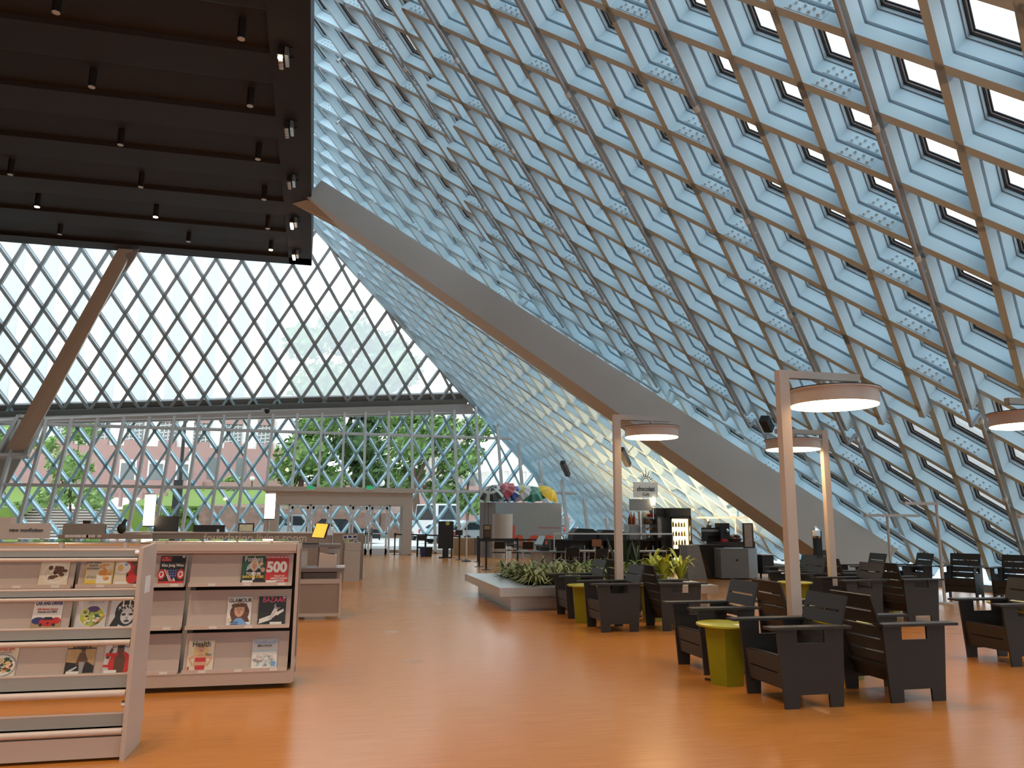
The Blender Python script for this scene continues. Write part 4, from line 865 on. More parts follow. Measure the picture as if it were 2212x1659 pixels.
MB().lathe([(0.05, 0.12), (0.13, 0.06), (0.13, -0.05), (0.07, -0.14), (0.01, -0.16)], tuple(p), 14).build('dome', M_blk, r, smooth=True); MB().box(p.x - 0.28, p.x, p.y - 0.02, p.y + 0.35, p.z + 0.02, p.z + 0.10).build('bracket', M_mull, r)

# ------------------------------------------------------------------ stanchions and belts
def stanchion(pt, label):
    r = thing('stanchion', label, 'barrier post', (pt.x, pt.y, 0), group='black belt barrier posts')
    MB().lathe([(0.17, 0), (0.17, 0.012), (0.04, 0.03)], (pt.x, pt.y, 0), 20).build('base', M_blk, r); MB().cyl((pt.x, pt.y, 0.02), (pt.x, pt.y, 0.98), 0.032, n=12).build('post', M_blk, r); MB().cyl((pt.x, pt.y, 0.88), (pt.x, pt.y, 1.0), 0.045, n=12).build('belt_head', M_blk, r)
    return pt
P = lambda x, y: atz(x, y, 0)
st = {}
for k, (x, y, lab) in dict(a=(1050, 1231, 'black barrier post nearest the planter'), b=(1035, 1224.5, 'black barrier post just behind the nearest one'), c=(1032, 1214, 'black barrier post third from the planter, before the shop kiosk'), d=(992, 1209.5, 'black barrier post in front of the light wooden cabinet'), e=(975, 1205, 'black barrier post in front of the tall black board'), f=(919, 1201.5, 'black barrier post behind the blue bin'), g=(885, 1198.5, 'black barrier post at the right jamb of the entrance'), h=(852, 1198.5, 'black barrier post left of the entrance right jamb')).items(): st[k] = stanchion(P(x, y), lab)
for k, pt, lab in (('i', aty(1118, 1200, 27.5), 'black barrier post among the cafe tables left'), ('j', aty(1223, 1200, 27.5), 'black barrier post behind the cafe tables right')): st[k] = stanchion(V((pt.x, 27.5, 0)), lab)
bl = {'hg': 'black belt across the right entrance jamb', 'gf': 'black belt from the entrance jamb to the bins', 'fe': 'black belt in front of the black stool and board', 'ed': 'black belt in front of the tall black board', 'bi': 'wide black belt in front of the shop kiosk lettering', 'ij': 'black belt behind the angled cafe screen'}
for k, lab in bl.items():
    a, b = st[k[0]], st[k[1]]
    tag(MB().bar((a.x, a.y, 0.935), (b.x, b.y, 0.935), 0.012, 0.06 if k != 'bi' else 0.10).build('barrier_belt', M_blk, org=((a.x + b.x) / 2, (a.y + b.y) / 2, 0.93)), lab, 'barrier belt', 'black barrier belts')

# tall black board, stool, bins, cabinet by the far glass
a, b = aty(948, 1126, 33.6), aty(979, 1180, 33.6)
r = thing('black_board', 'tall black display board with a small yellow green badge near the far glass', 'board', ((a.x + b.x) / 2, 33.6, 0))
MB().box(a.x, b.x, 33.6, 33.72, b.z - 0.1, a.z).build('board', M_blk, r); MB().box(a.x + 0.05, b.x - 0.05, 33.55, 33.8, 0, 0.05).build('foot', M_blk, r); MB().box(a.x + 0.2, b.x - 0.2, 33.62, 33.7, 0.05, b.z).build('stem', M_blk, r)
c = aty(967, 1129, 33.59); MB().lathe([(0, 0), (0.09, 0), (0.09, 0.01), (0, 0.01)], (c.x, 33.597, c.z - 0.03), 14, axis=Matrix.Rotation(math.pi / 2, 3, 'X')).build('badge', K['lime'], r)
a, b = aty(902, 1157, 35.2), aty(921, 1195, 35.2)
r = thing('black_stool', 'black tall stool with cross bars by the blue bin', 'stool', ((a.x + b.x) / 2, 35.4, 0))
MB().box(a.x, b.x, 35.2, 35.6, a.z - 0.2, a.z).build('seat', M_blk, r)
for x in (a.x + 0.03, b.x - 0.03):
    for y in (35.23, 35.57): MB().cyl((x, y, 0), (x, y, a.z - 0.2), 0.022, n=8).build('leg', M_blk, r)
MB().box(a.x, b.x, 35.21, 35.25, 0.35, 0.42).build('cross_bar', M_blk, r)
for a0, b0, cc, lab in ((908, 920, (0.03, 0.04, 0.14), 'dark blue bin on the floor near the far glass'), (920.5, 934, (0.02, 0.02, 0.022), 'black bin right beside the blue one')):
    a, b = aty(a0, 1182, 34.9), aty(b0, 1199, 34.9); m = MB(); m.hexa([(a.x + 0.03, 34.9, 0), (b.x - 0.03, 34.9, 0), (b.x - 0.03, 35.12, 0), (a.x + 0.03, 35.12, 0), (a.x, 34.87, a.z), (b.x, 34.87, a.z), (b.x, 35.15, a.z), (a.x, 35.15, a.z)])
    tag(m.build('waste_bin', mat('bin plastic', cc, 0.5), org=((a.x + b.x) / 2, 35, 0)), lab, 'bin', 'bins by the far glass')
a, b = aty(980, 1162, 36.3), aty(1034, 1198, 36.3)
r = thing('wooden_cabinet', 'light wooden counter cabinet with dark right side near the kiosk', 'cabinet', ((a.x + b.x) / 2, 36.6, 0))
xm = aty(1024, 1180, 36.3).x
MB().box(a.x, xm, 36.3, 37.0, 0, a.z).build('body', mat('light maple', (0.50, 0.36, 0.20), 0.4, vary=0.15, stretch=(6, 1, 1)), r); MB().prism([(xm, 36.3, 0), (b.x, 36.5, 0), (b.x, 36.5, a.z), (xm, 36.3, a.z)], (0, 0.5, 0)).build('side', mat('dark walnut', (0.06, 0.035, 0.03), 0.4), r)
a, b = aty(984, 1145, 32.1), aty(999, 1160, 32.1)
r = thing('sign_frame', 'small black sign frame on the barrier post before the wooden cabinet', 'sign', ((a.x + b.x) / 2, 32.1, 1.0)); MB().box(a.x, b.x, 32.08, 32.12, 1.0, a.z).build('frame', M_blk, r)
p0, p1 = atz(1007, 1213, 0), None
r = thing('white_pole', 'thin white pole stand with a round foot before the kiosk', 'stand', (p0.x, p0.y, 0)); MB().cyl((p0.x, p0.y, 0), (p0.x, p0.y, aty(1009, 1104, p0.y).z), 0.035, 0.02, n=8).build('pole', M_white, r); MB().lathe([(0.2, 0), (0.2, 0.02), (0.05, 0.08)], (p0.x, p0.y, 0), 16).build('foot', M_blk, r)
a, b = aty(1044, 1133.5, 26.6), aty(1060, 1160, 26.6)
r = thing('menu_stand', 'small dark framed notice on the barrier post nearest the planter', 'sign', ((a.x + b.x) / 2, 26.6, 1.0)); MB().box(a.x, b.x, 26.58, 26.62, 1.0, a.z).build('frame', M_blk, r); MB().box(a.x + 0.03, b.x - 0.03, 26.57, 26.58, a.z - 0.16, a.z - 0.03).build('header', K['tan'], r); MB().box(a.x + 0.03, b.x - 0.03, 26.57, 26.58, 1.05, a.z - 0.19).build('notice', K['brown'], r)

# ------------------------------------------------------------------ shop kiosk with glass umbrellas
M_kiosk = mat('blue grey kiosk paint', (0.30, 0.34, 0.37), 0.5, vary=0.02)
M_red = mat('orange red lettering', (0.62, 0.09, 0.05), 0.5)
YQ = 34.0
a, b, c = aty(1040, 1085, YQ), aty(1071, 1085, YQ), aty(1213, 1085, YQ)
r = thing('shop_kiosk', 'grey shop kiosk with big orange red letters, in front of the far glass', 'kiosk', ((b.x + c.x) / 2, YQ + 1, 0))
MB().prism([(b.x, YQ, 0), (c.x, YQ, 0), (c.x - 0.1, YQ + 2.0, 0), (a.x + 0.1, YQ + 0.9, 0)], (0, 0, b.z)).build('body', M_kiosk, r)
g = MB()
for px in (1049, 1057): 
    t = (px - 1040) / 31.0; x = a.x + 0.1 + (b.x - a.x - 0.1) * t; y = YQ + 0.9 - 0.9 * t; g.bar((x, y - 0.006, 0.1), (x, y - 0.006, b.z - 0.02), 0.02, 0.02, (0, 1, 0))
g.build('panel_joint', M_sill, r)
text('lettering', 'shop', M_red, r, (aty(1074, 1170, YQ).x, YQ - 0.012, 0.12), 1.85, offset=0.02, sx=0.80, align='LEFT', base=True)
text('small_lettering', 'Friends of the Library', M_red, r, (aty(1186, 1140, YQ).x, YQ - 0.01, aty(1186, 1140, YQ).z), 0.115)
p, q = aty(1066, 1110, YQ - 0.7), aty(1108, 1182, YQ - 0.7); xm = (p.x + q.x) / 2; w = (q.x - p.x) / 2
cy = MB(); cy.lathe([(w, 0), (w, p.z)], (xm, YQ - 0.55, 0), 28); tag(cy.build('white_drum', mat('off white drum', (0.50, 0.48, 0.46), 0.6), smooth=True, org=(xm, YQ - 0.55, 0)), 'tall off white curved panel in front of the kiosk left end', 'panel')
umb = [((1064, 1072), 1.35, (0.04, 0.05, 0.05), 'black and white', -0.5, (0.55, 0.55, 0.5)), ((1076, 1070), 1.15, (0.25, 0.42, 0.45), 'pale teal', -0.4, (0.5, 0.55, 0.5)), ((1086, 1070), 1.25, (0.42, 0.06, 0.09), 'dark pink', -0.9, (0.55, 0.2, 0.2)), ((1103, 1073), 1.05, (0.05, 0.10, 0.38), 'deep blue', -0.9, (0.7, 0.72, 0.75)),
       ((1122, 1073), 1.2, (0.55, 0.54, 0.58), 'whitish lilac', -0.8, (0.5, 0.45, 0.1)), ((1150, 1072), 1.4, (0.03, 0.16, 0.11), 'dark green', -0.2, (0.10, 0.30, 0.20)), ((1186, 1073), 1.2, (0.80, 0.52, 0.02), 'bright yellow', 0.7, (0.75, 0.40, 0.02))]
for (px, py), dia, cc, nm, tl, c2 in umb:
    o = aty(px, py, YQ + 0.6); rr = dia * 0.5
    r = thing('parasol', '%s open parasol resting tilted on the kiosk roof' % nm, 'parasol', (o.x, YQ + 0.6, b.z), group='open parasols on the kiosk roof')
    A = Matrix.Rotation(tl * 0.8, 3, 'Y') @ Matrix.Rotation(0.5, 3, 'X'); m = MB(); rib = MB(); n = 10; rows = 5
    pts = []
    for k in range(rows + 1):
        t = k / rows
        for i in range(n * 2):
            sc = 1.0 if i % 2 == 0 else 0.93 - 0.05 * t; ang = math.pi * i / n
            pts.append(o + A @ V((rr * t * sc * math.cos(ang), rr * t * sc * math.sin(ang), rr * 0.55 * (1 - t * t) - 0.1)))
    lo = min(p.z for p in pts); dz = V((0, 0, b.z + 0.01 - lo)); pts = [p + dz for p in pts]
    N2 = n * 2
    for k in range(rows):
        for i in range(N2):
            j = (i + 1) % N2; m.add([pts[k * N2 + i], pts[k * N2 + j], pts[(k + 1) * N2 + j], pts[(k + 1) * N2 + i]], [(0, 1, 2, 3)], 1 if (k == 2 and nm != 'bright yellow') or (i % 4 == 0 and nm in ('black and white', 'deep blue', 'dark green')) else 0)
    m.build('canopy', [mat('parasol ' + nm, cc, 0.45), mat('parasol trim ' + nm, c2, 0.45)], r)
    for i in range(0, N2, 2): rib.bar(pts[i], pts[rows * N2 + i], 0.012, 0.012)
    rib.build('ribs', M_dkm, r)
    cc_ = o + dz; MB().cyl(cc_ + A @ V((0, 0, rr * 0.55 - 0.08)), cc_ + A @ V((0, 0, -0.16)), 0.018, n=6).build('shaft', M_dkm, r)

# ------------------------------------------------------------------ planter with plants
M_met = mat('brushed aluminium', (0.62, 0.60, 0.58), 0.30, 0.85, vary=0.04, stretch=(0.3, 6, 6))
M_soil = mat('dark soil', (0.03, 0.022, 0.016), 0.9, vary=0.4, scale=30)
px0, px1, py0, py1 = 3.28, 7.25, 14.28, 17.6
r = thing('planter', 'low brushed metal planter with a wide overhanging rim', 'planter', (5.2, 15.9, 0))
m = MB(); m.box(px0, px1, py0, py1, 0, 0.27); m.build('body', M_met, r)
m = MB(); o_ = 0.27
for x0, x1, y0, y1 in ((px0 - o_, px1 + 0.1, py0 - o_, py0 + 0.25), (px0 - o_, px1 + 0.1, py1 - 0.2, py1 + o_), (px0 - o_, px0 + 0.35, py0 + 0.25, py1 - 0.2), (px1 - 0.2, px1 + 0.1, py0 + 0.25, py1 - 0.2)): m.box(x0, x1, y0, y1, 0.27, 0.425)
m.build('rim', M_met, r); MB().box(px0 + 0.35, px1 - 0.2, py0 + 0.25, py1 - 0.2, 0.27, 0.36).build('soil', M_soil, r)
M_leafs = [mat('leaf grey green', (0.26, 0.28, 0.11), 0.45, vary=0.35, scale=14), mat('leaf olive', (0.20, 0.24, 0.06), 0.45, vary=0.35, scale=14), mat('leaf yellow green', (0.50, 0.52, 0.05), 0.4, vary=0.3, scale=10), mat('leaf dark', (0.03, 0.055, 0.025), 0.4, vary=0.3)]
def leaf(mb, base, az, L, wd, rise, droop, R):
    d = V((math.cos(az), math.sin(az), 0)); s = V((-math.sin(az), math.cos(az), 0)); n = 6; P = []
    for k in range(n + 1):
        t = k / n; w = wd * math.sin(math.pi * (0.12 + 0.88 * t)) ** 0.8 if t < 1 else 0.002
        c = base + d * (L * t * (0.35 + 0.65 * t) * (1 - rise * 0.5)) + V((0, 0, L * (rise * t - droop * t * t * t)))
        c.z = max(c.z, 0.45)
        P += [c - s * w + V((0, 0, w * 0.25)), c, c + s * w + V((0, 0, w * 0.25))]
    mb.add(P, [(3 * k + a, 3 * k + a + 1, 3 * k + a + 4, 3 * k + a + 3) for k in range(n) for a in (0, 1)])
def plant(kind, x, y, R, label, grp):
    mb = MB(); base = V((x, y, 0.355)); r = thing(('spider_plant', 'leafy plant', 'dracaena_plant', 'snake_plant')[kind].replace(' ', '_'), label, 'plant', (x, y, 0.36), group=grp)
    if kind in (0, 1):
        for k in range(34): leaf(mb, base, R.random() * 6.283, 0.50 + R.random() * 0.28, 0.024 + R.random() * 0.014, 0.5 + R.random() * 0.55, 0.3 + R.random() * 0.6, R)
    elif kind == 2:
        for k in range(26): leaf(mb, base + V((0, 0, 0.12 * R.random())), R.random() * 6.283, 0.60 + R.random() * 0.3, 0.035 + R.random() * 0.016, 0.8 + R.random() * 0.5, 0.4 + R.random() * 0.5, R)
    else:
        for k in range(7): leaf(mb, base + V((R.uniform(-.06, .06), R.uniform(-.06, .06), 0)), R.random() * 6.283, 0.62 + R.random() * 0.25, 0.032, 1.25, 0.05, R)
    mb.build('leaves', M_leafs[kind if kind != 1 else 1], r)
    return r
R = random.Random(5)
k = 0; yy = py0 + 0.40
while yy < py1 - 0.3:
    xx = px0 + 0.5 + R.random() * 0.15
    while xx < px1 - 0.35:
        kind = 0 if xx < 5.2 else 1
        if xx > 6.3 and yy < py0 + 1.2: kind = 2
        elif yy > py1 - 1.0 and xx > 6.2 and R.random() < 0.7: kind = 3
        lab = {0: 'grey green arching strap leaved plant in the left half of the metal planter', 1: 'olive green arching strap leaved plant in the right half of the metal planter', 2: 'bright yellow green broad leaved plant at the right end of the planter', 3: 'dark upright sword leaved plant at the back of the planter'}[kind]
        plant(kind, xx, yy, R, lab, {0: 'grey green plants in the planter', 1: 'olive green plants in the planter', 2: 'yellow green plants at the planter end', 3: 'upright dark plants at the planter back'}[kind])
        xx += 0.33 + R.random() * 0.1
    yy += 0.36

# round metal covers in the floor
for px, py, lab in ((891, 1429, 'round floor cover nearest the camera'), (844, 1365, 'round floor cover second from the camera'), (945, 1303, 'round floor cover farthest along the open floor')):
    p = atz(px, py, 0); m = MB(); m.lathe([(0.001, 0.002), (0.125, 0.002), (0.13, 0.0)], (p.x, p.y, 0), 28); m.box(p.x - 0.12, p.x + 0.12, p.y - 0.008, p.y + 0.008, 0.002, 0.004); m.box(p.x - 0.008, p.x + 0.008, p.y - 0.12, p.y + 0.12, 0.002, 0.004)
    tag(m.build('floor_cover', mat('floor cover metal', (0.52, 0.30, 0.18), 0.35, 0.3), org=(p.x, p.y, 0)), lab, 'floor cover', 'round covers in the floor')
# ------------------------------------------------------------------ cafe counter area in front of the far right glass
M_bk2 = mat('black counter laminate', (0.022, 0.019, 0.018), 0.35)
M_dkb = mat('dark brown counter', (0.045, 0.025, 0.018), 0.4, vary=0.2)
M_gcab = mat('grey metal cabinet', (0.26, 0.28, 0.29), 0.45, vary=0.03)
M_stl = mat('stainless steel', (0.50, 0.50, 0.49), 0.28, 0.9)
M_wood = mat('orange brown wood', (0.30, 0.13, 0.05), 0.45, vary=0.2)
YB = 24.5
def T(px, py, y=YB): return aty(px, py, y)
xa, xb = T(1190, 1160).x, T(1430, 1160).x
r = thing('cafe_counter', 'long dark cafe counter with open shelf, white guard rail in front', 'counter', ((xa + xb) / 2, YB + 0.4, 0))
MB().box(xa, xb, YB, YB + 0.8, 0.98, 1.03).build('top', M_bk2, r)
MB().box(xa, xb, YB + 0.4, YB + 0.44, 0.0, 0.98).build('back', M_dkb, r)
MB().box(xa, xb, YB + 0.02, YB + 0.4, 0.58, 0.61).build('shelf', M_bk2, r)
MB().box(xa, xb, YB + 0.05, YB + 0.4, 0.0, 0.12).build('plinth', M_blk, r)
for x in (xa, (xa + xb) / 2, xb - 0.05): MB().box(x, x + 0.05, YB, YB + 0.4, 0.0, 0.98).build('divider', M_bk2, r)
zr = T(1300, 1153, YB - 0.5).z
g = MB(); g.bar((T(1195, 1153, YB - 0.5).x, YB - 0.5, zr), (T(1455, 1153, YB - 0.5).x, YB - 0.5, zr), 0.05, 0.05)
rr = thing('guard_rail', 'white tubular guard rail in front of the cafe counter', 'rail', (7.5, YB - 0.5, 0)); g.build('rail', M_white, rr)
for px in (1197, 1453): x = T(px, 1153, YB - 0.5).x; MB().cyl((x, YB - 0.5, 0), (x, YB - 0.5, zr), 0.022, n=8).build('post', M_white, rr)
# goods on the open shelf and the counter
Rg = random.Random(3)
for k in range(14):
    x = xa + 0.25 + k * (xb - xa - 0.5) / 13; h = Rg.uniform(0.12, 0.24); rad = Rg.uniform(0.035, 0.055)
    tag(MB().lathe([(rad, 0.61), (rad * 1.1, 0.61 + h * 0.8), (rad * 0.6, 0.61 + h)], (x, YB + 0.2, 0), 10).build('jar', [M_white, K['cream'], K['orange'], M_stl, K['brown']][k % 5], org=(x, YB + 0.2, 0.61), smooth=True), 'small jar or tumbler on the open shelf of the cafe counter', 'jar', 'jars on the counter shelf')
for a, b, lab in (((1233, 1141), (1285, 1170), 'black soft cover over a machine at the left end of the cafe counter'), ((1287, 1144), (1348, 1170), 'lower black cover on the cafe counter left of the lamp pole')):
    p, q = T(*a, YB + 0.3), T(*b, YB + 0.3); m = MB(); w = q.x - p.x
    m.prism([(p.x, YB + 0.05, 1.03), (q.x, YB + 0.05, 1.03), (q.x, YB + 0.05, p.z - 0.12), (q.x - w * 0.18, YB + 0.05, p.z - 0.02), (p.x + w * 0.2, YB + 0.05, p.z), (p.x + 0.02, YB + 0.05, p.z - 0.14)], (0, 0.6, 0)); tag(m.build('machine_cover', M_blk, org=((p.x + q.x) / 2, YB + 0.3, 1.03)), lab, 'cover')
p, q = T(1278, 1164, YB - 0.05), T(1301, 1182, YB - 0.05)
r = thing('photo_panel', 'small panel with an orange flame like picture on the counter front', 'picture', ((p.x + q.x) / 2, YB - 0.03, q.z)); MB().box(p.x, q.x, YB - 0.035, YB - 0.005, q.z, p.z).build('frame', M_dkm, r); MB().box(p.x + 0.02, q.x - 0.02, YB - 0.038, YB - 0.036, q.z + 0.02, p.z - 0.02).build('picture', mat('orange picture', (0.35, 0.13, 0.05), 0.4, vary=0.8, scale=14), r)
# espresso station, cups, bottles, pastry case
p, q = T(1362, 1133), T(1398, 1150)
r = thing('coffee_machine', 'grey steel coffee machine on the cafe counter left of the pastry case', 'coffee machine', ((p.x + q.x) / 2, YB + 0.4, 1.03)); MB().box(p.x, q.x, YB + 0.1, YB + 0.6, 1.03, p.z).build('body', M_stl, r); MB().box(p.x + 0.04, q.x - 0.04, YB + 0.09, YB + 0.1, 1.1, p.z - 0.06).build('front', M_gcab, r)
zt2 = p.z
for k in range(5):
    c = T(1390 + k * 5, 1118); tag(MB().cyl((c.x, YB + 0.35, zt2), (c.x, YB + 0.35, T(1400, 1105 + (k % 2) * 3).z), 0.045, 0.052, n=10).build('cup_stack', K['cream'], org=(c.x, YB + 0.35, zt2)), 'tall stack of paper cups on the coffee machine', 'cups', 'stacks of paper cups')
for k in range(6):
    c = T(1366 + k * 2.6, 1133); h = 0.30 + 0.06 * (k % 3); tag(MB().lathe([(0.032, zt2), (0.034, zt2 + h * 0.65), (0.012, zt2 + h * 0.8), (0.012, zt2 + h)], (c.x, YB + 0.3 + 0.05 * (k % 2), 0), 10).build('syrup_bottle', [K['brown'], K['red'], K['orange']][k % 3], org=(c.x, YB + 0.3, zt2), smooth=True), 'dark reddish syrup bottle standing on the coffee machine', 'bottle', 'syrup bottles on the coffee machine')
p, q = T(1397, 1117), T(1431, 1150)
r = thing('pastry_case', 'lit glass pastry case with shelves on the cafe counter beside the fridge', 'display case', ((p.x + q.x) / 2, YB + 0.3, 1.03))
MB().box(p.x, q.x, YB + 0.0, YB + 0.55, p.z - 0.05, p.z).build('top', M_stl, r); MB().box(p.x, q.x, YB, YB + 0.55, 1.03, 1.09).build('base', M_bk2, r)
g = MB(); g.box(p.x + 0.01, q.x - 0.01, YB + 0.01, YB + 0.54, 1.09, p.z - 0.05); g.build('glass', M_acr, r)
for z in (1.32, 1.54): MB().box(p.x + 0.02, q.x - 0.02, YB + 0.03, YB + 0.5, z, z + 0.012).build('shelf', M_acr, r)
for k in range(9): tag(MB().ball((p.x + 0.10 + (k % 3) * 0.14, YB + 0.2, (1.10, 1.335, 1.555)[k // 3] + 0.045), 0.06, 0.06, 0.045, 8, 6).build('pastry', K['gold'] if k % 2 else K['orange'], org=(p.x + 0.10 + (k % 3) * 0.14, YB + 0.2, (1.10, 1.335, 1.555)[k // 3])), 'golden pastry inside the glass case', 'pastry', 'pastries in the glass case')
a = T(1414, 1111); tag(MB().lathe([(0.12, p.z), (0.16, p.z + 0.10), (0.15, p.z + 0.10)], (a.x, YB + 0.25, 0), 14).build('basket', K['red'], org=(a.x, YB + 0.25, p.z)), 'red basket on top of the glass pastry case', 'basket')
# fridge
p, q, s = T(1425, 1097, 24.100), T(1447, 1097, 24.100), T(1492, 1097, 24.100); zf = p.z
r = thing('display_fridge', 'black display fridge with brightly lit glass door in the cafe', 'fridge', ((q.x + s.x) / 2, 24.500, 0))
fb = MB(); fb.box(q.x, s.x, 24.150, 25.000, 0, 0.25); fb.box(q.x, s.x, 24.100, 25.000, zf - 0.30, zf); fb.box(q.x, q.x + 0.05, 24.150, 25.000, 0.25, zf - 0.3); fb.box(s.x - 0.07, s.x, 24.150, 25.000, 0.25, zf - 0.3); fb.box(q.x, s.x, 24.920, 25.000, 0.25, zf - 0.3); fb.box(p.x, q.x, 24.400, 25.000, zf - 0.3, zf); fb.box(p.x, p.x + 0.04, 24.400, 25.000, 0, zf - 0.3); fb.build('cabinet', M_bk2, r)
d = MB()
for u0, u1, v0, v1 in ((q.x, q.x + 0.05, 0.28, zf - 0.30), (s.x - 0.06, s.x, 0.28, zf - 0.30), (q.x, s.x, 0.28, 0.34), (q.x, s.x, zf - 0.36, zf - 0.30)): d.box(u0, u1, 24.080, 24.140, v0, v1)
dd = d.build('door', M_dkm, r); MB().poly([(q.x, 24.110, 0.3), (s.x, 24.110, 0.3), (s.x, 24.110, zf - 0.3), (q.x, 24.110, zf - 0.3)]).build('pane', M_acr, dd)
MB().box(s.x - 0.08, s.x - 0.05, 24.040, 24.080, 1.0, 1.5).build('handle', M_chr, dd)
MB().box(q.x + 0.06, s.x - 0.08, 24.890, 24.920, 0.3, zf - 0.34).build('light_panel', mat('lit fridge back', (1, 0.85, 0.5), 0.6, emit=(1.0, 0.66, 0.28), estr=2.6), r)
MB().box(q.x, s.x, 24.095, 24.100, zf - 0.28, zf - 0.02).build('header', M_blk, r)
MB().box(s.x - 0.09, s.x - 0.075, 24.200, 24.880, 0.3, zf - 0.34).build('light_panel', bpy.data.materials['lit fridge back'], r)
for z in (0.55, 0.85, 1.15, 1.45): MB().box(q.x + 0.05, s.x - 0.07, 24.200, 24.880, z, z + 0.015).build('shelf', M_stl, r)
Rb = random.Random(8)
for z in (0.56, 0.865, 1.165, 1.465):
    n = 6
    for k in range(n):
        x = q.x + 0.11 + k * (s.x - q.x - 0.24) / (n - 1); h = Rb.uniform(0.13, 0.2); tag(MB().lathe([(0.035, z), (0.035, z + h * 0.6), (0.014, z + h * 0.85), (0.014, z + h)], (x, 24.350, 0), 8).build('drink_bottle', [K['orange'], K['gold'], K['white'], K['brown'], K['lime']][Rb.randrange(5)], org=(x, 24.350, z), smooth=True), 'small drink bottle on a shelf of the lit fridge', 'bottle', 'drink bottles in the fridge')
# hanging signs
p, q = T(1368, 1041, 24.400), T(1421, 1075, 24.400); M_sg = mat('white sign board', (0.95, 0.92, 0.86), 0.5, vary=0.02)
r = thing('cafe_sign', 'white cafe sign with black lettering and a rising sun on top', 'sign', ((p.x + q.x) / 2, 24.400, q.z))
MB().box(p.x, q.x, 24.380, 24.420, q.z, p.z).build('board', M_sg, r)
cx = (p.x + q.x) / 2; text('lettering', 'chocolati', K['black'], r, (cx, 24.370, (p.z * 0.55 + q.z * 0.45)), 0.215, offset=0.003, sx=0.82); text('lettering', 'Café', K['brown'], r, (cx, 24.370, p.z * 0.2 + q.z * 0.8), 0.13, offset=0.001)
sun = MB(); c = V((cx + 0.02, 24.400, p.z))
for k in range(9):
    a = math.pi * (k + 0.5) / 9; L_ = (0.26, 0.34, 0.28, 0.44, 0.52, 0.42, 0.30, 0.34, 0.24)[k]; u = V((math.cos(a), 0, math.sin(a))); sun.add([c + u * 0.16 + V((-u.z, 0, u.x)) * 0.018, c + u * 0.16 - V((-u.z, 0, u.x)) * 0.018, c + u * L_], [(0, 1, 2)]); sun.add([c + u * 0.16 + V((-u.z, 0.01, u.x)) * 0.018, c + u * 0.16 - V((-u.z, -0.01, u.x)) * 0.018, c + u * L_ + V((0, 0.01, 0))], [(0, 2, 1)])
for k in range(12):
    a0, a1 = math.pi * k / 12, math.pi * (k + 1) / 12; sun.bar(c + V((math.cos(a0), 0, math.sin(a0))) * 0.13, c + V((math.cos(a1), 0, math.sin(a1))) * 0.13, 0.02, 0.02, (0, 1, 0))
sun.build('sun_rays', K['black'], r)
po = MB(); po.cyl((cx - 0.12, 24.550, 1.03), (cx - 0.12, 24.550, p.z), 0.018, n=8); po.build('post', M_chr, r)
p, q = T(1360, 1078, 24.450), T(1408, 1103, 24.450); r = thing('hanging_board', 'blank grey panel hanging below the cafe sign', 'panel', ((p.x + q.x) / 2, 24.450, q.z)); MB().box(p.x, q.x, 24.430, 24.490, q.z, p.z).build('panel', mat('grey panel', (0.34, 0.33, 0.31), 0.6, vary=0.04), r); MB().cyl(((p.x + q.x) / 2, 24.500, 1.03), ((p.x + q.x) / 2, 24.500, q.z + 0.05), 0.014, n=8).build('post', M_chr, r)
p = T(1412, 1083, 24.400); r = thing('glass_lamp', 'small lit glass lamp beside the blank grey panel', 'lamp', (p.x, 24.400, p.z)); MB().lathe([(0.05, -0.12), (0.06, 0.10), (0.03, 0.12)], tuple(p), 12).build('lamp_shade', M_litw, r); MB().cyl((p.x, 24.450, 1.7), (p.x, 24.450, p.z), 0.012, n=6).build('stem', M_chr, r)
# right hand counter, cabinet, machines
YR = 20.6
p, q = T(1560, 1185, YR), T(1648, 1254, YR); xm = T(1616, 1185, YR).x
r = thing('grey_cabinet', 'grey two sided metal cabinet at the right end of the cafe', 'cabinet', ((p.x + q.x) / 2, YR + 0.4, 0)); z = T(1610, 1185, YR).z
MB().prism([(p.x, YR + 0.1, 0.03), (xm, YR, 0.03), (xm, YR + 0.9, 0.03), (p.x, YR + 0.9, 0.03)], (0, 0, z - 0.03)).build('body', M_gcab, r); MB().prism([(xm, YR, 0.03), (q.x, YR + 0.25, 0.03), (q.x, YR + 0.9, 0.03), (xm, YR + 0.9, 0.03)], (0, 0, z - 0.03)).build('side', mat('pale grey blue metal', (0.33, 0.37, 0.40), 0.4), r)
MB().cyl((xm - 0.35, YR + 0.02, z * 0.62), (xm - 0.35, YR + 0.06, z * 0.62), 0.03, n=10).build('lock', M_dkm, r)
a = [T(1510, 1177, YR + 0.5), T(1557, 1172, YR + 0.5)]
r = thing('slanted_counter', 'dark brown counter with slanted black side left of the grey cabinet', 'counter', ((a[0].x + a[1].x) / 2, YR + 0.7, 0))
MB().prism([(a[0].x, YR + 0.5, a[0].z), (T(1541, 1240, YR + 0.5).x, YR + 0.5, 0.0), (a[1].x + 0.1, YR + 0.5, 0.0), (a[1].x + 0.1, YR + 0.5, a[0].z)], (0, 0.7, 0)).build('side', M_bk2, r)
zc2 = T(1580, 1172, YR + 0.3).z; MB().box(T(1549, 1172, YR + 0.9).x, T(1632, 1172, YR + 0.9).x, YR + 0.92, YR + 1.6, 0, zc2).build('body', M_dkb, r)
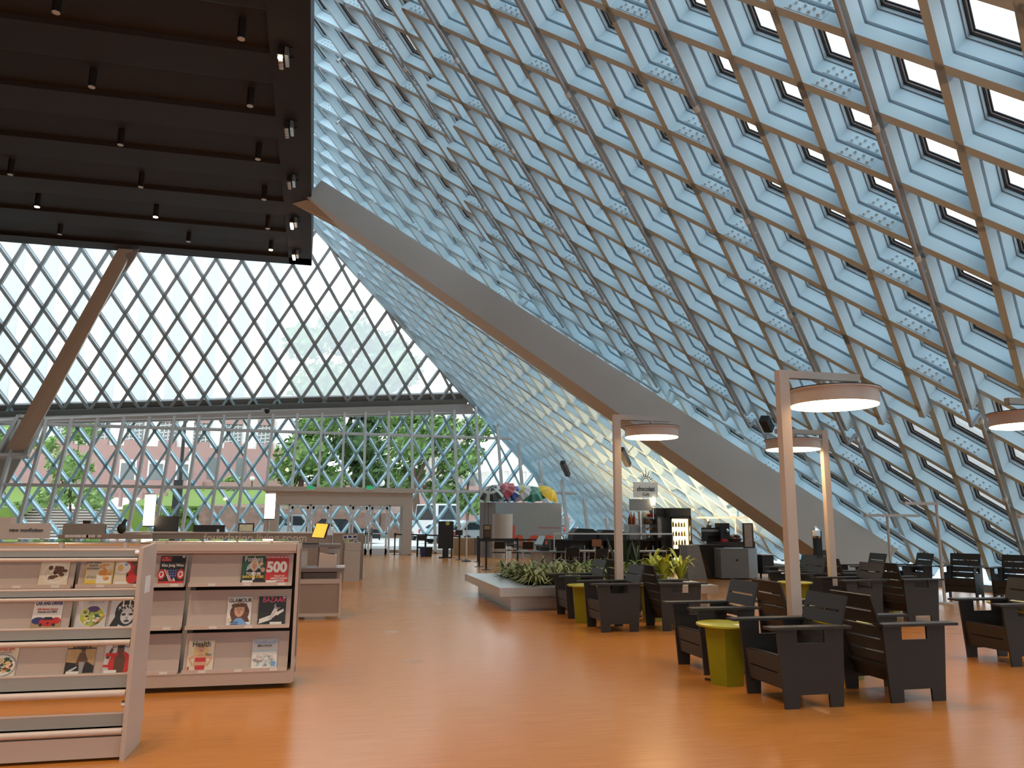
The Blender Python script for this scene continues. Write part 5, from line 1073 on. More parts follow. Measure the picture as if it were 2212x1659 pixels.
p, q = T(1484, 1178, YR + 0.3), T(1527, 1222, YR + 0.3); tag(MB().prism([(p.x, YR + 0.3, 0), (q.x, YR + 0.3, 0), (T(1510, 1178, YR + 0.3).x, YR + 0.3, p.z), (p.x, YR + 0.3, p.z)], (0, 0.6, 0)).build('grey_stand', mat('pale grey stand', (0.36, 0.35, 0.34), 0.5), org=((p.x + q.x) / 2, YR + 0.6, 0)), 'pale grey stand in front of the fridge, right of the plants', 'stand')
YM = YR + 1.2
p, q = T(1531, 1140, YM), T(1563, 1166, YM)
r = thing('espresso_machine', 'black and steel espresso machine on the right cafe counter', 'coffee machine', ((p.x + q.x) / 2, YM + 0.2, zc2)); MB().box(p.x, q.x, YM, YM + 0.5, q.z + 0.12, p.z).build('body', M_blk, r); MB().box(p.x - 0.01, q.x + 0.01, YM - 0.02, YM + 0.5, p.z - 0.12, p.z - 0.05).build('steel_band', M_stl, r); MB().box(p.x, q.x, YM + 0.1, YM + 0.5, zc2, q.z + 0.12).build('base', M_blk, r)
p2 = T(1538, 1136, YM); MB().lathe([(0.07, p.z), (0.09, p.z + 0.08), (0.05, p.z + 0.16), (0.06, p.z + 0.19)], (p2.x, YM + 0.2, 0), 14).build('glass_jug', M_stl, r)
p, q = T(1556, 1130, YM - 0.15), T(1577, 1165, YM - 0.15); r = thing('coffee_grinder', 'black coffee grinder with a chrome knob right of the espresso machine', 'grinder', ((p.x + q.x) / 2, YM, zc2)); MB().box(p.x, q.x, YM - 0.15, YM + 0.2, zc2, p.z).build('body', M_blk, r); c = T(1571, 1146, YM - 0.17); MB().ball(c, 0.055, 0.04, 0.055).build('knob', M_chr, r)
a = T(1588, 1166, YM - 0.1); Rf = random.Random(4)
tag(MB().lathe([(0.20, zc2), (0.27, zc2 + 0.10), (0.26, zc2 + 0.11)], (a.x, YM, 0), 16).build('basket', K['brown'], org=(a.x, YM, zc2)), 'brown basket of baked goods left of the menu board', 'basket')
for k in range(7): tag(MB().ball((a.x + 0.15 * math.cos(k), YM + 0.12 * math.sin(k), zc2 + 0.15 + 0.02 * (k % 2)), 0.08, 0.07, 0.055, 8, 6).build('bread_roll', K['brown'] if k % 2 else M_wood, org=(a.x + 0.15 * math.cos(k), YM + 0.12 * math.sin(k), zc2 + 0.1)), 'brown baked roll in the basket beside the menu board', 'bread', 'rolls in the brown basket')
a, b = T(1559, 1162, YR + 0.95), T(1571, 1167, YR + 0.95); tag(MB().box(a.x, b.x, YR + 0.93, YR + 1.05, zc2, zc2 + 0.08).build('red_box', K['red'], org=((a.x + b.x) / 2, YR + 1, zc2)), 'small red box on the front edge of the right cafe counter', 'box')
p, q = T(1605, 1130, YR + 0.25), T(1629, 1184, YR + 0.25); r = thing('menu_board', 'upright framed menu board standing on the grey cabinet', 'menu board', ((p.x + q.x) / 2, YR + 0.25, z)); MB().box(p.x, q.x, YR + 0.25, YR + 0.30, z, p.z).build('frame', M_dkb, r); f = MB(); f.box(p.x + 0.03, q.x - 0.05, YR + 0.243, YR + 0.249, z + 0.04, p.z - 0.03); f.build('menu_sheet', mat('menu sheet', (0.40, 0.31, 0.25), 0.5, vary=0.35, scale=9), r)
# black cart, dispenser stand
p, q = T(1646, 1197, 21.0), T(1672, 1226, 21.0); r = thing('black_cart', 'black cart with a white top right of the grey cabinet', 'cart', ((p.x + q.x) / 2, 21.3, 0)); MB().box(p.x, q.x, 21, 21.5, 0.12, p.z - 0.03).build('body', M_blk, r); MB().box(p.x - 0.02, q.x + 0.02, 20.98, 21.52, p.z - 0.03, p.z).build('top', M_white, r)
for x in (p.x + 0.05, q.x - 0.05): MB().cyl((x, 21.2, 0), (x, 21.2, 0.12), 0.03, n=8).build('leg', M_blk, r)
p, q = T(1752, 1138, 16.8), T(1771, 1162, 16.8); cx = (p.x + q.x) / 2
r = thing('dispenser_stand', 'black post with a shiny chrome dispenser before the slanted column', 'stand', (cx, 16.8, 0)); MB().box(cx - 0.02, cx + 0.13, 16.75, 16.9, 0.02, p.z - 0.1).build('post', M_blk, r); MB().box(cx - 0.2, cx + 0.25, 16.6, 17.05, 0, 0.03).build('base', M_blk, r)
MB().lathe([(0.08, q.z), (0.10, q.z + 0.05), (0.10, p.z - 0.08), (0.05, p.z - 0.03), (0.02, p.z + 0.02)], (cx - 0.04, 16.72, 0), 8).build('dispenser', M_chr, r)
# T shaped light stands
for (x0, x1, py), (bx, by), y, lab in (((1868, 1984, 1113), (1916, 1230), 15.2, 'thin T shaped light stand before the slanted column foot'), ((1951, 2026, 1087), (2022, 1240), 14.0, 'thin light stand with its bar reaching left, by the right glass wall'), ((1505, 1557, 1118), (1529, 1175), 25.0, 'pale T shaped light bar behind the espresso machine, left of two'), ((1562, 1618, 1118), (1588, 1175), 25.0, 'pale T shaped light bar behind the menu board, right of two'), ((2200, 2260, 1116), (2225, 1250), 11.5, 'thin light stand cut by the right edge of the photo')):
    p, q = aty(x0, py, y), aty(x1, py, y); s = aty(bx, py, y); r = thing('light_stand', lab, 'lamp', (s.x, y, 0), group='thin T shaped light stands')
    MB().box(p.x, q.x, y - 0.05, y + 0.05, p.z - 0.03, p.z + 0.03).build('light_bar', M_mull, r); MB().cyl((s.x, y, 0), (s.x, y, p.z - 0.03), 0.028, n=8).build('pole', M_mull, r); MB().cyl((s.x, y, 0), (s.x, y, 0.02), 0.16, n=14).build('base', M_mull, r)
# uplights at the foot of the far glass
for k, (px, y) in enumerate(((1300, 31.0), (1360, 28.5), (1460, 25.6), (1560, 23.6))):
    x = min(aty(px, 1150, y).x, 13.6); r = thing('uplight', 'small floor uplight washing the far glass wall, %s from the left' % ORD[k], 'lamp', (x, y, 0), group='floor uplights behind the cafe'); MB().lathe([(0.12, 0), (0.12, 0.22), (0.10, 0.22)], (x, y, 0), 14).build('housing', M_blk, r); MB().lathe([(0.0, 0.221), (0.09, 0.221)], (x, y, 0), 14).build('lens', M_litw, r)
    spot('uplight_lamp', (x, y, 0.3), (x + 0.6, y + 0.3, 2.6), 480, size=2.2, col=(1.0, 0.68, 0.36), blend=0.8, rad=0.08)

# ------------------------------------------------------------------ cafe tables and chairs
def make_cafe_chair(label):
    r = thing('cafe_chair', label, 'chair', (0, 0, 0), group='black cafe chairs with steel legs')
    MB().box(-0.22, 0.22, -0.22, 0.22, 0.44, 0.475).build('seat', M_blk, r, local=True)
    b = MB(); b.hexa([(-0.21, -0.21, 0.60), (-0.21, 0.21, 0.60), (-0.19, 0.21, 0.60), (-0.19, -0.21, 0.60), (-0.27, -0.20, 0.86), (-0.27, 0.20, 0.86), (-0.25, 0.20, 0.86), (-0.25, -0.20, 0.86)]); b.build('backrest', M_blk, r, local=True)
    for x, y in ((0.20, 0.21), (0.20, -0.21)): MB().cyl((x + 0.03, y, 0), (x, y, 0.66), 0.012, n=8).build('leg', M_chr, r, local=True)
    for y in (0.21, -0.21): MB().tube([(-0.24, y, 0), (-0.19, y, 0.46), (-0.26, y, 0.84)], 0.012, 8).build('leg', M_chr, r, local=True)
    for y in (0.22, -0.22): MB().box(-0.22, 0.22, y - 0.02, y + 0.02, 0.65, 0.675).build('armrest', M_blk, r, local=True)
    return r
cc = make_cafe_chair('black cafe chair seen from behind just right of the nearest barrier post')
q = atz(1076, 1221, 0); cc.location = (q.x, q.y, 0); cc.rotation_euler = (0, 0, PI * 0.5); cc['_w'] = tuple(cc.location)
for px, py, a, lab in ((1102, 1214, -PI * 0.5, 'black cafe chair facing the near one across the left cafe table'), (1118, 1221, PI * 0.95, 'black cafe chair turned sideways at the left end of the pale table'), (1139, 1222, PI * 0.45, 'black cafe chair in front of the pale table with the angled screen'), (1176, 1236, -PI * 0.5, 'black cafe chair behind the pale table'), (1211, 1243, PI * 0.5, 'black cafe chair right of the pale table pedestal'), (1232, 1247, PI * 0.5, 'black cafe chair behind the plants left of the lamp pole'), (1292, 1250, PI * 0.55, 'black cafe chair behind the plants nearest the lamp pole on its left'), (1356, 1247, PI * 0.5, 'black cafe chair right of the lamp pole behind the plants'), (1448, 1250, PI * 0.5, 'black cafe chair in front of the fridge behind the plants'), (1255, 1237, -PI * 0.5, 'black cafe chair close to the cafe counter left end')):
    q = atz(px, py, 0); dup(cc, (q.x, q.y, 0), a, lab)
def cafe_table(px, py, w, d, label, top):
    q = atz(px, py, 0); r = thing('cafe_table', label, 'table', (q.x, q.y, 0), group='cafe tables')
    MB().box(q.x - w / 2, q.x + w / 2, q.y - d / 2, q.y + d / 2, 0.71, 0.745).build('table_top', top, r); MB().cyl((q.x, q.y, 0.02), (q.x, q.y, 0.71), 0.04, n=10).build('pedestal', M_chr, r); MB().lathe([(0.25, 0), (0.25, 0.015), (0.05, 0.03)], (q.x, q.y, 0), 18).build('base', M_chr, r)
cafe_table(1092, 1219, 0.9, 0.6, 'dark cafe table between the two leftmost cafe chairs', M_bk2)
cafe_table(1262, 1243, 1.3, 0.7, 'pale grey cafe table behind the plants, left of the lamp pole', M_deskl); cafe_table(1325, 1243, 0.9, 0.7, 'pale cafe table directly behind the planter lamp pole', M_deskl); cafe_table(1405, 1243, 1.2, 0.7, 'grey cafe table in front of the fridge', M_deskl)
q = atz(1172, 1244, 0); r = thing('info_table', 'pale table on two broad pedestals carrying the angled screen', 'table', (q.x, q.y, 0))
a, b = aty(1121, 1190, q.y), aty(1218, 1190, q.y); zt3 = a.z
MB().box(a.x, b.x, q.y - 0.3, q.y + 0.35, zt3 - 0.04, zt3).build('table_top', M_gcab, r)
for px in (1162, 1185): c = aty(px, 1200, q.y); MB().box(c.x - 0.17, c.x + 0.15, q.y - 0.15 + (px == 1185) * 0.2, q.y + 0.25, 0, zt3 - 0.04).build('pedestal', M_deskl, r)
MB().cyl((a.x + 0.08, q.y - 0.2, 0), (a.x + 0.08, q.y - 0.2, zt3 - 0.04), 0.025, n=8).build('leg', M_chr, r)
p0, p1 = aty(1154, 1175, q.y), aty(1181, 1158, q.y); r = thing('angled_screen', 'pale tilted screen on a stand above the info table', 'screen', (p0.x, q.y, zt3))
MB().prism([p0, p0 + V((0.25, 0.0, -0.02)), p1 + V((0.04, 0.3, 0)), p1 + V((-0.16, 0.3, 0.0))], (0, 0.02, -0.05)).build('panel', mat('pale green grey screen', (0.30, 0.36, 0.34), 0.2), r); MB().prism([p0 + V((0.2, 0.1, -0.05)), p0 + V((0.36, 0.1, -0.05)), p1 + V((0.02, 0.2, -0.1))], (0, 0.12, 0)).build('support', M_blk, r); MB().box(p0.x + 0.18, p0.x + 0.45, q.y - 0.1, q.y + 0.2, zt3, zt3 + 0.12).build('base', M_dkm, r)
# ------------------------------------------------------------------ outside: street, steps, lawns, courthouse, trees, cars
M_pave = mat('pale concrete paving', (0.52, 0.50, 0.47), 0.8, vary=0.08)
M_step = mat('granite steps', (0.48, 0.42, 0.38), 0.75, vary=0.08)
M_brickw = mat('reddish brown planting bank', (0.20, 0.12, 0.09), 0.9, vary=0.5, scale=2.5)
M_grass = mat('lawn', (0.13, 0.20, 0.03), 0.9, vary=0.25, scale=5)
M_pink = mat('pink granite', (0.33, 0.20, 0.18), 0.7, vary=0.12, scale=1.2)
M_wht = mat('white stone', (0.70, 0.69, 0.67), 0.7, vary=0.04)
M_strip = mat('dark window strip', (0.20, 0.21, 0.22), 0.4, vary=0.3, scale=2)
M_wing = mat('dull window glass', (0.14, 0.16, 0.16), 0.2, vary=0.3)
struct(MB().box(-160, 220, 39.4, 63.6, -0.6, 0.12).build('ground', M_pave))
struct(MB().box(16.7, 220, -60, 39.4, -0.7, -0.25).build('ground', M_pave))
struct(MB().box(-160, 220, 63.6, 260, -0.6, 0.12).build('ground', M_pave))
def at(px, py, y): return aty(px, py, y)
st_ = MB(); xl, xr = at(20, 1130, 66).x, at(262, 1130, 66).x
for k in range(10): (st_.box(xl, xr, 63.75 + k * 0.75, 73.5, 0.12 + k * 0.22, 0.26 + k * 0.22), st_.box(xl, xr, 63.5 + k * 0.75, 73.5, 0.25 + k * 0.22, 0.12 + (k + 1) * 0.22))
tag(st_.build('stone_steps', M_step, org=((xl + xr) / 2, 67, 0)), 'pale stone steps across the street on the left', 'steps')
t = MB(); t.hexa([(xl, 73.5, 0), (xr + 6, 73.5, 0), (xr + 6, 86, 0), (xl, 86, 0), (xl, 73.5, 2.32), (xr + 6, 73.5, 2.32), (xr + 6, 86, 3.6), (xl, 86, 3.6)]); struct(t.build('ground', M_pave))
s2 = MB(); xq0, xq1 = at(150, 1070, 88).x, at(430, 1070, 88).x
for k in range(8): s2.box(xq0, xq1, 86 + k * 0.5, 95, 3.5 + k * 0.26, 3.5 + (k + 1) * 0.26)
tag(s2.build('stone_steps', M_pink, org=((xq0 + xq1) / 2, 89, 3)), 'pinkish steps up to the courthouse doors', 'steps')
struct(MB().box(-160, at(650, 1100, 95).x + 60, 90, 96, 0, 5.55).build('ground', M_pink))
lw = MB(); a0 = xr; a1 = at(640, 1100, 64).x
lw.hexa([(a0, 63.6, 0), (a1, 63.6, 0), (a1, 90, 0), (a0, 90, 0), (a0, 63.6, 0.2), (a1, 63.6, 0.2), (a1, 90, 4.4), (a0, 90, 4.4)]); 
struct(MB().hexa([(a0, 66, 0), (a1 + 0.2, 66, 0), (a1 + 0.2, 92, 0), (a0, 92, 0), (a0, 66, 2.55), (a1 + 0.2, 66, 2.55), (a1 + 0.2, 92, 5.2), (a0, 92, 5.2)]).build('ground', M_grass))
struct(MB().hexa([(-90, 66, 0), (xl, 66, 0), (xl, 92, 0), (-90, 92, 0), (-90, 66, 2.3), (xl, 66, 2.3), (xl, 92, 5.2), (-90, 92, 5.2)]).build('ground', M_grass))
b0, b1 = at(430, 1110, 64).x, at(905, 1110, 64).x
struct(MB().hexa([(b0, 63.6, 0), (b1, 63.6, 0), (b1, 80, 0), (b0, 80, 0), (b0, 64.0, 2.6), (b1, 64.0, 2.0), (b1, 80, 3.4), (b0, 80, 3.0)]).build('ground', M_brickw))
# courthouse
YH = 95.0; xL, xR = -95.0, at(640, 1000, YH).x
r = thing('courthouse', 'large pale stone building with pink granite base and tall window strips', 'building', ((xL + xR) / 2, YH + 5, 5))
zb = 9.7
MB().box(xL, xR, YH, YH + 20, 5.0, zb).build('base_wall', M_pink, r)
MB().box(xL, xR, YH + 0.9, YH + 20, zb, 48).build('wall', M_wht, r)
cs = [at(px, 900, YH).x for px in (-110, -48, 14, 76, 122, 182, 243, 303, 364, 425, 487, 548, 605)]
cs = [at(364, 900, YH).x + (k - 9) * 3.62 for k in range(-6, 14)]
pl_ = MB(); k = 0
for i, c in enumerate(cs):
    if c > xR - 0.5: break
    f = MB().box(c - 0.85, c + 0.85, YH + 0.55, YH + 0.92, zb + 3.6, 44).build('window_strip', M_strip, r)
    MB().box(c - 0.95, c + 0.95, YH + 0.35, YH + 0.9, zb, zb + 0.7).build('spandrel', M_pink, r)
    MB().box(c - 0.95, c + 0.95, YH + 0.35, YH + 0.9, zb + 2.9, zb + 3.6).build('spandrel', M_pink, r)
    w = MB().box(c - 0.85, c + 0.85, YH + 0.6, YH + 0.9, zb + 0.7, zb + 2.9).build('window', M_wing, r)
    g = MB()
    for q in range(5): g.bar((c - 0.8, YH + 0.56, zb + 0.8 + q * 0.42), (c + 0.8, YH + 0.56, zb + 1.0 + q * 0.42), 0.06, 0.08)
    for q in range(3): g.bar((c - 0.55 + q * 0.55, YH + 0.56, zb + 0.7), (c - 0.35 + q * 0.4, YH + 0.56, zb + 2.9), 0.06, 0.08)
    g.build('window_grille', M_wht, w)
for px in (275, 336, 397):
    c = at(px, 1030, YH); d = MB().box(c.x - 0.9, c.x + 0.9, YH - 0.1, YH + 0.2, 5.55, 8.1).build('entrance_door', M_wht, r); MB().box(c.x - 0.72, c.x + 0.72, YH - 0.16, YH - 0.1, 5.6, 7.7).build('door_glass', M_wing, d)
for px in (458, 520): c = at(px, 1020, YH); MB().box(c.x - 0.55, c.x + 0.55, YH - 0.05, YH + 0.1, 6.1, 8.6).build('window', M_wing, r)
# small buildings far right, tower beyond the roof glazing
def slab(name, label, x0, x1, y0, y1, z1, nx, nz, mw, z0=0.0, mp=None):
    r = thing(name, label, 'building', ((x0 + x1) / 2, (y0 + y1) / 2, z0)); MB().box(x0, x1, y0, y1, z0, z1).build('glass_body', mp or mat('pale curtain wall', (0.42, 0.52, 0.56), 0.25), r)
    m = MB()
    for k in range(nx + 1): x = x0 + (x1 - x0) * k / nx; m.box(x - 0.12, x + 0.12, y0 - 0.25, y0, z0, z1)
    ny = max(1, int((y1 - y0) / ((x1 - x0) / nx)))
    for k in range(ny + 1): y = y0 + (y1 - y0) * k / ny; m.box(x0 - 0.25, x0, y - 0.12, y + 0.12, z0, z1)
    for k in range(nz + 1): z = z0 + (z1 - z0) * k / nz; m.box(x0 - 0.2, x1, y0 - 0.2, y0, z - 0.2, z + 0.2); m.box(x0 - 0.2, x0, y0, y1, z - 0.2, z + 0.2)
    m.build('mullion_grid', mw, r); return r
slab('office_tower', 'office tower with pale grid seen through the upper right glazing', 40, 62, 8, 34, 60, 9, 20, mat('tower mullions grey blue', (0.15, 0.18, 0.20), 0.5))
slab('grey_building', 'grey building far up the street behind the trees', at(930, 1050, 130).x, at(1010, 1050, 130).x, 130, 150, 18, 8, 6, M_step, mp=mat('grey stone wall', (0.30, 0.29, 0.28), 0.7))
slab('pale_building', 'pale building up the street seen past the kiosk', at(1060, 1050, 120).x, at(1190, 1050, 120).x, 120, 140, 9.5, 10, 3, M_wht, mp=mat('pale stone wall', (0.62, 0.60, 0.57), 0.7))
# trees, hedges
def leaf_mat(n, c): return mat(n, c, 0.6, vary=0.45, scale=1.5)
M_tr = [leaf_mat('tree leaves mid green', (0.13, 0.23, 0.055)), leaf_mat('tree leaves pale green', (0.22, 0.34, 0.10)), leaf_mat('tree leaves deep green', (0.09, 0.17, 0.055)), leaf_mat('hedge leaves', (0.11, 0.19, 0.025))]
M_bark = mat('bark', (0.10, 0.065, 0.045), 0.9, vary=0.3, scale=8)
Rt = random.Random(21)
def leaf_cloud(blobs, n, size):
    mb = MB(); tot = sum(b[3] ** 2 for b in blobs)
    for (x, y, z, rad, sq) in blobs:
        mb.ball((x, y, z), rad * 0.66, rad * 0.66, rad * 0.66 * sq, 10, 7)
        for k in range(int(n * rad ** 2 / tot)):
            u = V((Rt.gauss(0, 1), Rt.gauss(0, 1), Rt.gauss(0, 1))).normalized() * rad * (0.55 + 0.45 * Rt.random()); c = V((x, y, z)) + V((u.x, u.y, u.z * sq))
            a = V((Rt.gauss(0, 1), Rt.gauss(0, 1), Rt.gauss(0, 1))).normalized(); b = a.orthogonal().normalized(); s = size * (0.6 + 0.8 * Rt.random()); cr = a.cross(b)
            mb.add([c - b * s, c + cr * s * 0.5, c + b * s, c - cr * s * 0.5 + a * s * 0.2], [(0, 1, 2, 3)])
    return mb
def tree(label, base, trunk_r, crowns, n, size, m, lean=(0, 0), grp='street trees outside'):
    r = thing('tree', label, 'tree', base, group=grp); top = V(crowns[0][:3])
    t = MB(); b = V(base); t.cyl(b, b * 0.4 + top * 0.6, trunk_r, trunk_r * 0.6, n=10)
    for c in crowns: t.cyl(b * 0.45 + top * 0.55, V(c[:3]), trunk_r * 0.5, trunk_r * 0.15, n=7)
    t.build('trunk', M_bark, r); leaf_cloud(crowns, n, size).build('crown', M_tr[m], r); return r
def crown(px, py, y, rpx, sq=0.8): p = at(px, py, y); return (p.x, p.y, p.z, rpx / F_PX * y * 1.02, sq)
def base(px, y, z=0.12): return (at(px, 1120, y).x, y, z)
tree('pale young tree left of centre outside, in front of the courthouse steps', base(158, 58), 0.10, [crown(150, 1010, 58, 46), crown(120, 1075, 58, 36, 0.6), crown(200, 1080, 58, 38, 0.6), crown(175, 930, 58, 34), crown(100, 960, 59, 26)], 1500, 0.20, 1)
tree('big green tree beyond the entrance doors, left of the tall pair', base(640, 66, 2.2), 0.32, [crown(660, 985, 66, 62), crown(620, 1020, 66, 36), crown(690, 915, 66, 52), crown(715, 1040, 66, 42), crown(700, 840, 68, 74), crown(660, 740, 68, 50)], 3600, 0.30, 0)
tree('tall dark tree beyond the entrance doors, hazy top above the sill', base(760, 70, 2.4), 0.35, [crown(770, 960, 70, 70), crown(810, 1030, 70, 60), crown(770, 830, 70, 85), crown(745, 720, 70, 66), crown(830, 760, 72, 60), crown(820, 880, 70, 70)], 4800, 0.32, 2)
tree('leafy tree behind the right mullions with a thick brown trunk', base(905, 60, 0.6), 0.36, [crown(890, 960, 60, 60), crown(870, 900, 62, 60), crown(950, 930, 60, 52), crown(985, 1000, 60, 46), crown(950, 1060, 61, 40), crown(860, 800, 64, 56), crown(880, 1030, 62, 40)], 3800, 0.28, 0)
tree('smaller street tree right of the brown trunk, near the slanted glass', base(1010, 62, 0.12), 0.14, [crown(1010, 985, 62, 40), crown(1030, 925, 62, 40), crown(985, 1080, 62, 36), crown(1020, 1090, 62, 30)], 1700, 0.24, 0)
tree('tree at the far left edge behind the column', base(-20, 64, 2), 0.2, [crown(-10, 960, 64, 50), crown(20, 930, 64, 40), crown(30, 1100, 68, 20)], 1200, 0.26, 1)
def hedge(label, pts, y, m, n, size, zf=0.5): 
    bl = [crown(px, py, y, rp, zf) for px, py, rp in pts]; b = bl[len(bl) // 2]; tag(leaf_cloud(bl, n, size).build('hedge', M_tr[m], org=(b[0], b[1], b[2] - b[3] * zf)), label, 'hedge', 'hedges and shrubs outside')
hedge('bright green hedge left of the entrance above the pavement', [(355, 1110, 22), (385, 1105, 24), (415, 1108, 22), (372, 1125, 18), (405, 1125, 20)], 64.5, 3, 1100, 0.16)
hedge('clipped dark green hedge in front of the courthouse, right of its doors', [(440, 1068, 14), (470, 1068, 14), (500, 1066, 14), (525, 1068, 14)], 84, 2, 700, 0.22)
hedge('round pale shrub at the courthouse wall near the flagpole', [(505, 1038, 16), (485, 1044, 12)], 92, 1, 300, 0.25)
hedge('low shrub on the left lawn', [(32, 1072, 12), (10, 1070, 12)], 88, 2, 260, 0.25)
hedge('low shrubs under the trees behind the entrance', [(620, 1085, 18), (660, 1082, 18), (720, 1090, 16), (790, 1092, 18)], 72, 0, 900, 0.22)
# flagpole, street lamps, bollards
p = at(402, 1100, 80); r = thing('flagpole', 'slim white flagpole in front of the courthouse', 'pole', (p.x, 80, 3.0)); MB().cyl((p.x, 80, 3.0), (p.x, 80, 22), 0.12, 0.07, n=10).build('pole', M_wht, r); MB().cyl((p.x, 80, 3.0), (p.x, 80, 3.4), 0.35, n=12).build('base', M_step, r)
p = at(384, 1100, 55); r = thing('signal_pole', 'dark street pole in front of the pale pavement', 'pole', (p.x, 55, 0.12)); MB().cyl((p.x, 55, 0.12), (p.x, 55, 8.8), 0.14, 0.10, n=10).build('pole', M_blk, r); MB().box(p.x - 0.35, p.x + 0.2, 54.8, 55.1, 2.2, 4.1).build('signal_box', M_blk, r)
for px, lab in ((202, 'first'), (260, 'second'), (283, 'third'), (306, 'fourth'), (358, 'fifth')): p = at(px, 1085, 76); tag(MB().cyl((p.x, 76, 2.5), (p.x, 76, 3.9), 0.16, n=10).build('bollard', M_pink, org=(p.x, 76, 2.5)), '%s pinkish bollard from the left on the courthouse plaza' % lab, 'bollard', 'bollards on the courthouse plaza')
for px, py, y in ((824, 1043, 58), (545, 1034, 86)): p = at(px, py, y); r = thing('globe_lamp', 'white globe street lamp %s' % ('above the entrance doors' if px > 800 else 'by the courthouse wall'), 'lamp', (p.x, y, 0.12 if y < 60 else 4.5)); MB().ball(p, 0.26).build('globe', M_white, r); MB().cyl((p.x, y, 0.12 if y < 60 else 4.5), (p.x, y, p.z - 0.2), 0.06, n=8).build('post', M_blk, r)
# cars
M_tyre = mat('tyre', (0.02, 0.02, 0.02), 0.8); M_cglass = mat('car glass', (0.03, 0.04, 0.045), 0.1); M_tail = mat('tail light', (0.5, 0.02, 0.02), 0.3)
def car(label, x, y, z, L, W, H, c, rz=0.0, van=False, grp='parked vehicles in the street'):
    r = thing('car', label, 'vehicle', (x, y, z), rz, group=grp); m = mat('car paint', c, 0.25)
    h0 = 0.32; hb = H * (0.62 if not van else 0.55); l = L / 2; w = W / 2
    b = MB(); prof = [(-l, h0), (l, h0), (l, hb * 0.92), (l - 0.9 if not van else l - 0.7, hb), (-l + 0.15, hb), (-l, hb * 0.8)]; b.prism([(px, -w, pz) for px, pz in prof], (0, W, 0)); b.build('body', m, r, local=True)
    c_ = MB(); pr = [(-l + (0.35 if not van else 0.1), hb), (l - (1.5 if not van else 0.9), hb), (l - (2.1 if not van else 1.3), H), (-l + (0.9 if not van else 0.2), H)]; c_.prism([(px, -w + 0.12, pz) for px, pz in pr], (0, W - 0.24, 0)); c_.build('cabin', m, r, local=True)
    g = MB(); pr2 = [(pr[0][0] + 0.25, hb + 0.04), (pr[1][0] - 0.2, hb + 0.04), (pr[2][0] - 0.06, H - 0.1), (pr[3][0] + 0.1, H - 0.1)]; g.prism([(px, -w + 0.11, pz) for px, pz in pr2], (0, W - 0.22, 0)); xb0 = pr[0][0]; xt0 = pr[3][0]; g.prism([(xb0 - 0.01, -w + 0.3, hb + 0.06), (xb0 - 0.01, w - 0.3, hb + 0.06), (xt0 - 0.01, w - 0.35, H - 0.12), (xt0 - 0.01, -w + 0.35, H - 0.12)], (-0.02, 0, 0)); g.build('windows', M_cglass, r, local=True)
    for sx in (-l + 0.8, l - 0.85):
        for sy in (-w, w - 0.22): MB().cyl((sx, sy, 0.33), (sx, sy + 0.22, 0.33), 0.33, n=18).build('wheel', M_tyre, r, local=True)
    for sy in (-w + 0.05, w - 0.25): MB().box(-l - 0.02, -l + 0.05, sy, sy + 0.2, hb * 0.7, hb * 0.95).build('tail_light', M_tail, r, local=True)
    return r
p = at(632, 1150, 47); car('white roofed dark car seen through the left entrance doors', p.x + 0.3, 47, 0.12, 4.6, 1.8, 1.75, (0.60, 0.61, 0.62))
p = at(655, 1150, 49.5); car('dark car just behind the one at the left entrance doors', p.x + 2.4, 50, 0.12, 4.5, 1.8, 1.5, (0.02, 0.02, 0.025))
p = at(938, 1120, 56); car('tall white van parked by the brown tree trunk', p.x, 56, 0.12, 5.2, 2.0, 2.6, (0.72, 0.72, 0.72), PI * 0.58, True)
p = at(1012, 1140, 49); car('silver car parked behind the wooden cabinet', p.x - 0.6, 50, 0.12, 4.6, 1.8, 1.5, (0.55, 0.58, 0.62), 0.3)
p = at(1030, 1150, 46); car('white car nearest the far glass beside the kiosk', p.x, 45.6, 0.12, 4.4, 1.8, 1.45, (0.72, 0.72, 0.73), 0.45)
p = at(1225, 1118, 60); car('dark car up the street right of the kiosk', p.x, 60, 0.12, 4.6, 1.8, 1.7, (0.05, 0.055, 0.06), 0.9)
p = at(1262, 1125, 56); car('second dark car up the street right of the kiosk', p.x + 1, 58, 0.12, 4.6, 1.8, 1.6, (0.12, 0.13, 0.15), 0.9)
p = at(1081, 1046, 75); car('distant grey car seen high above the kiosk roof', p.x, 90, 3.0, 4.5, 1.8, 1.5, (0.10, 0.12, 0.15), 0.2)
p = at(1092, 1049, 60); r = thing('street_sign', 'green street name sign beyond the glass above the kiosk', 'sign', (p.x, 60, 0.12)); MB().box(p.x - 0.55, p.x + 0.5, 59.98, 60.02, p.z - 0.14, p.z + 0.14).build('sign_face', mat('street sign green', (0.02, 0.30, 0.22), 0.4), r); MB().cyl((p.x, 60.05, 0.12), (p.x, 60.05, p.z + 0.2), 0.05, n=8).build('post', M_stl, r)
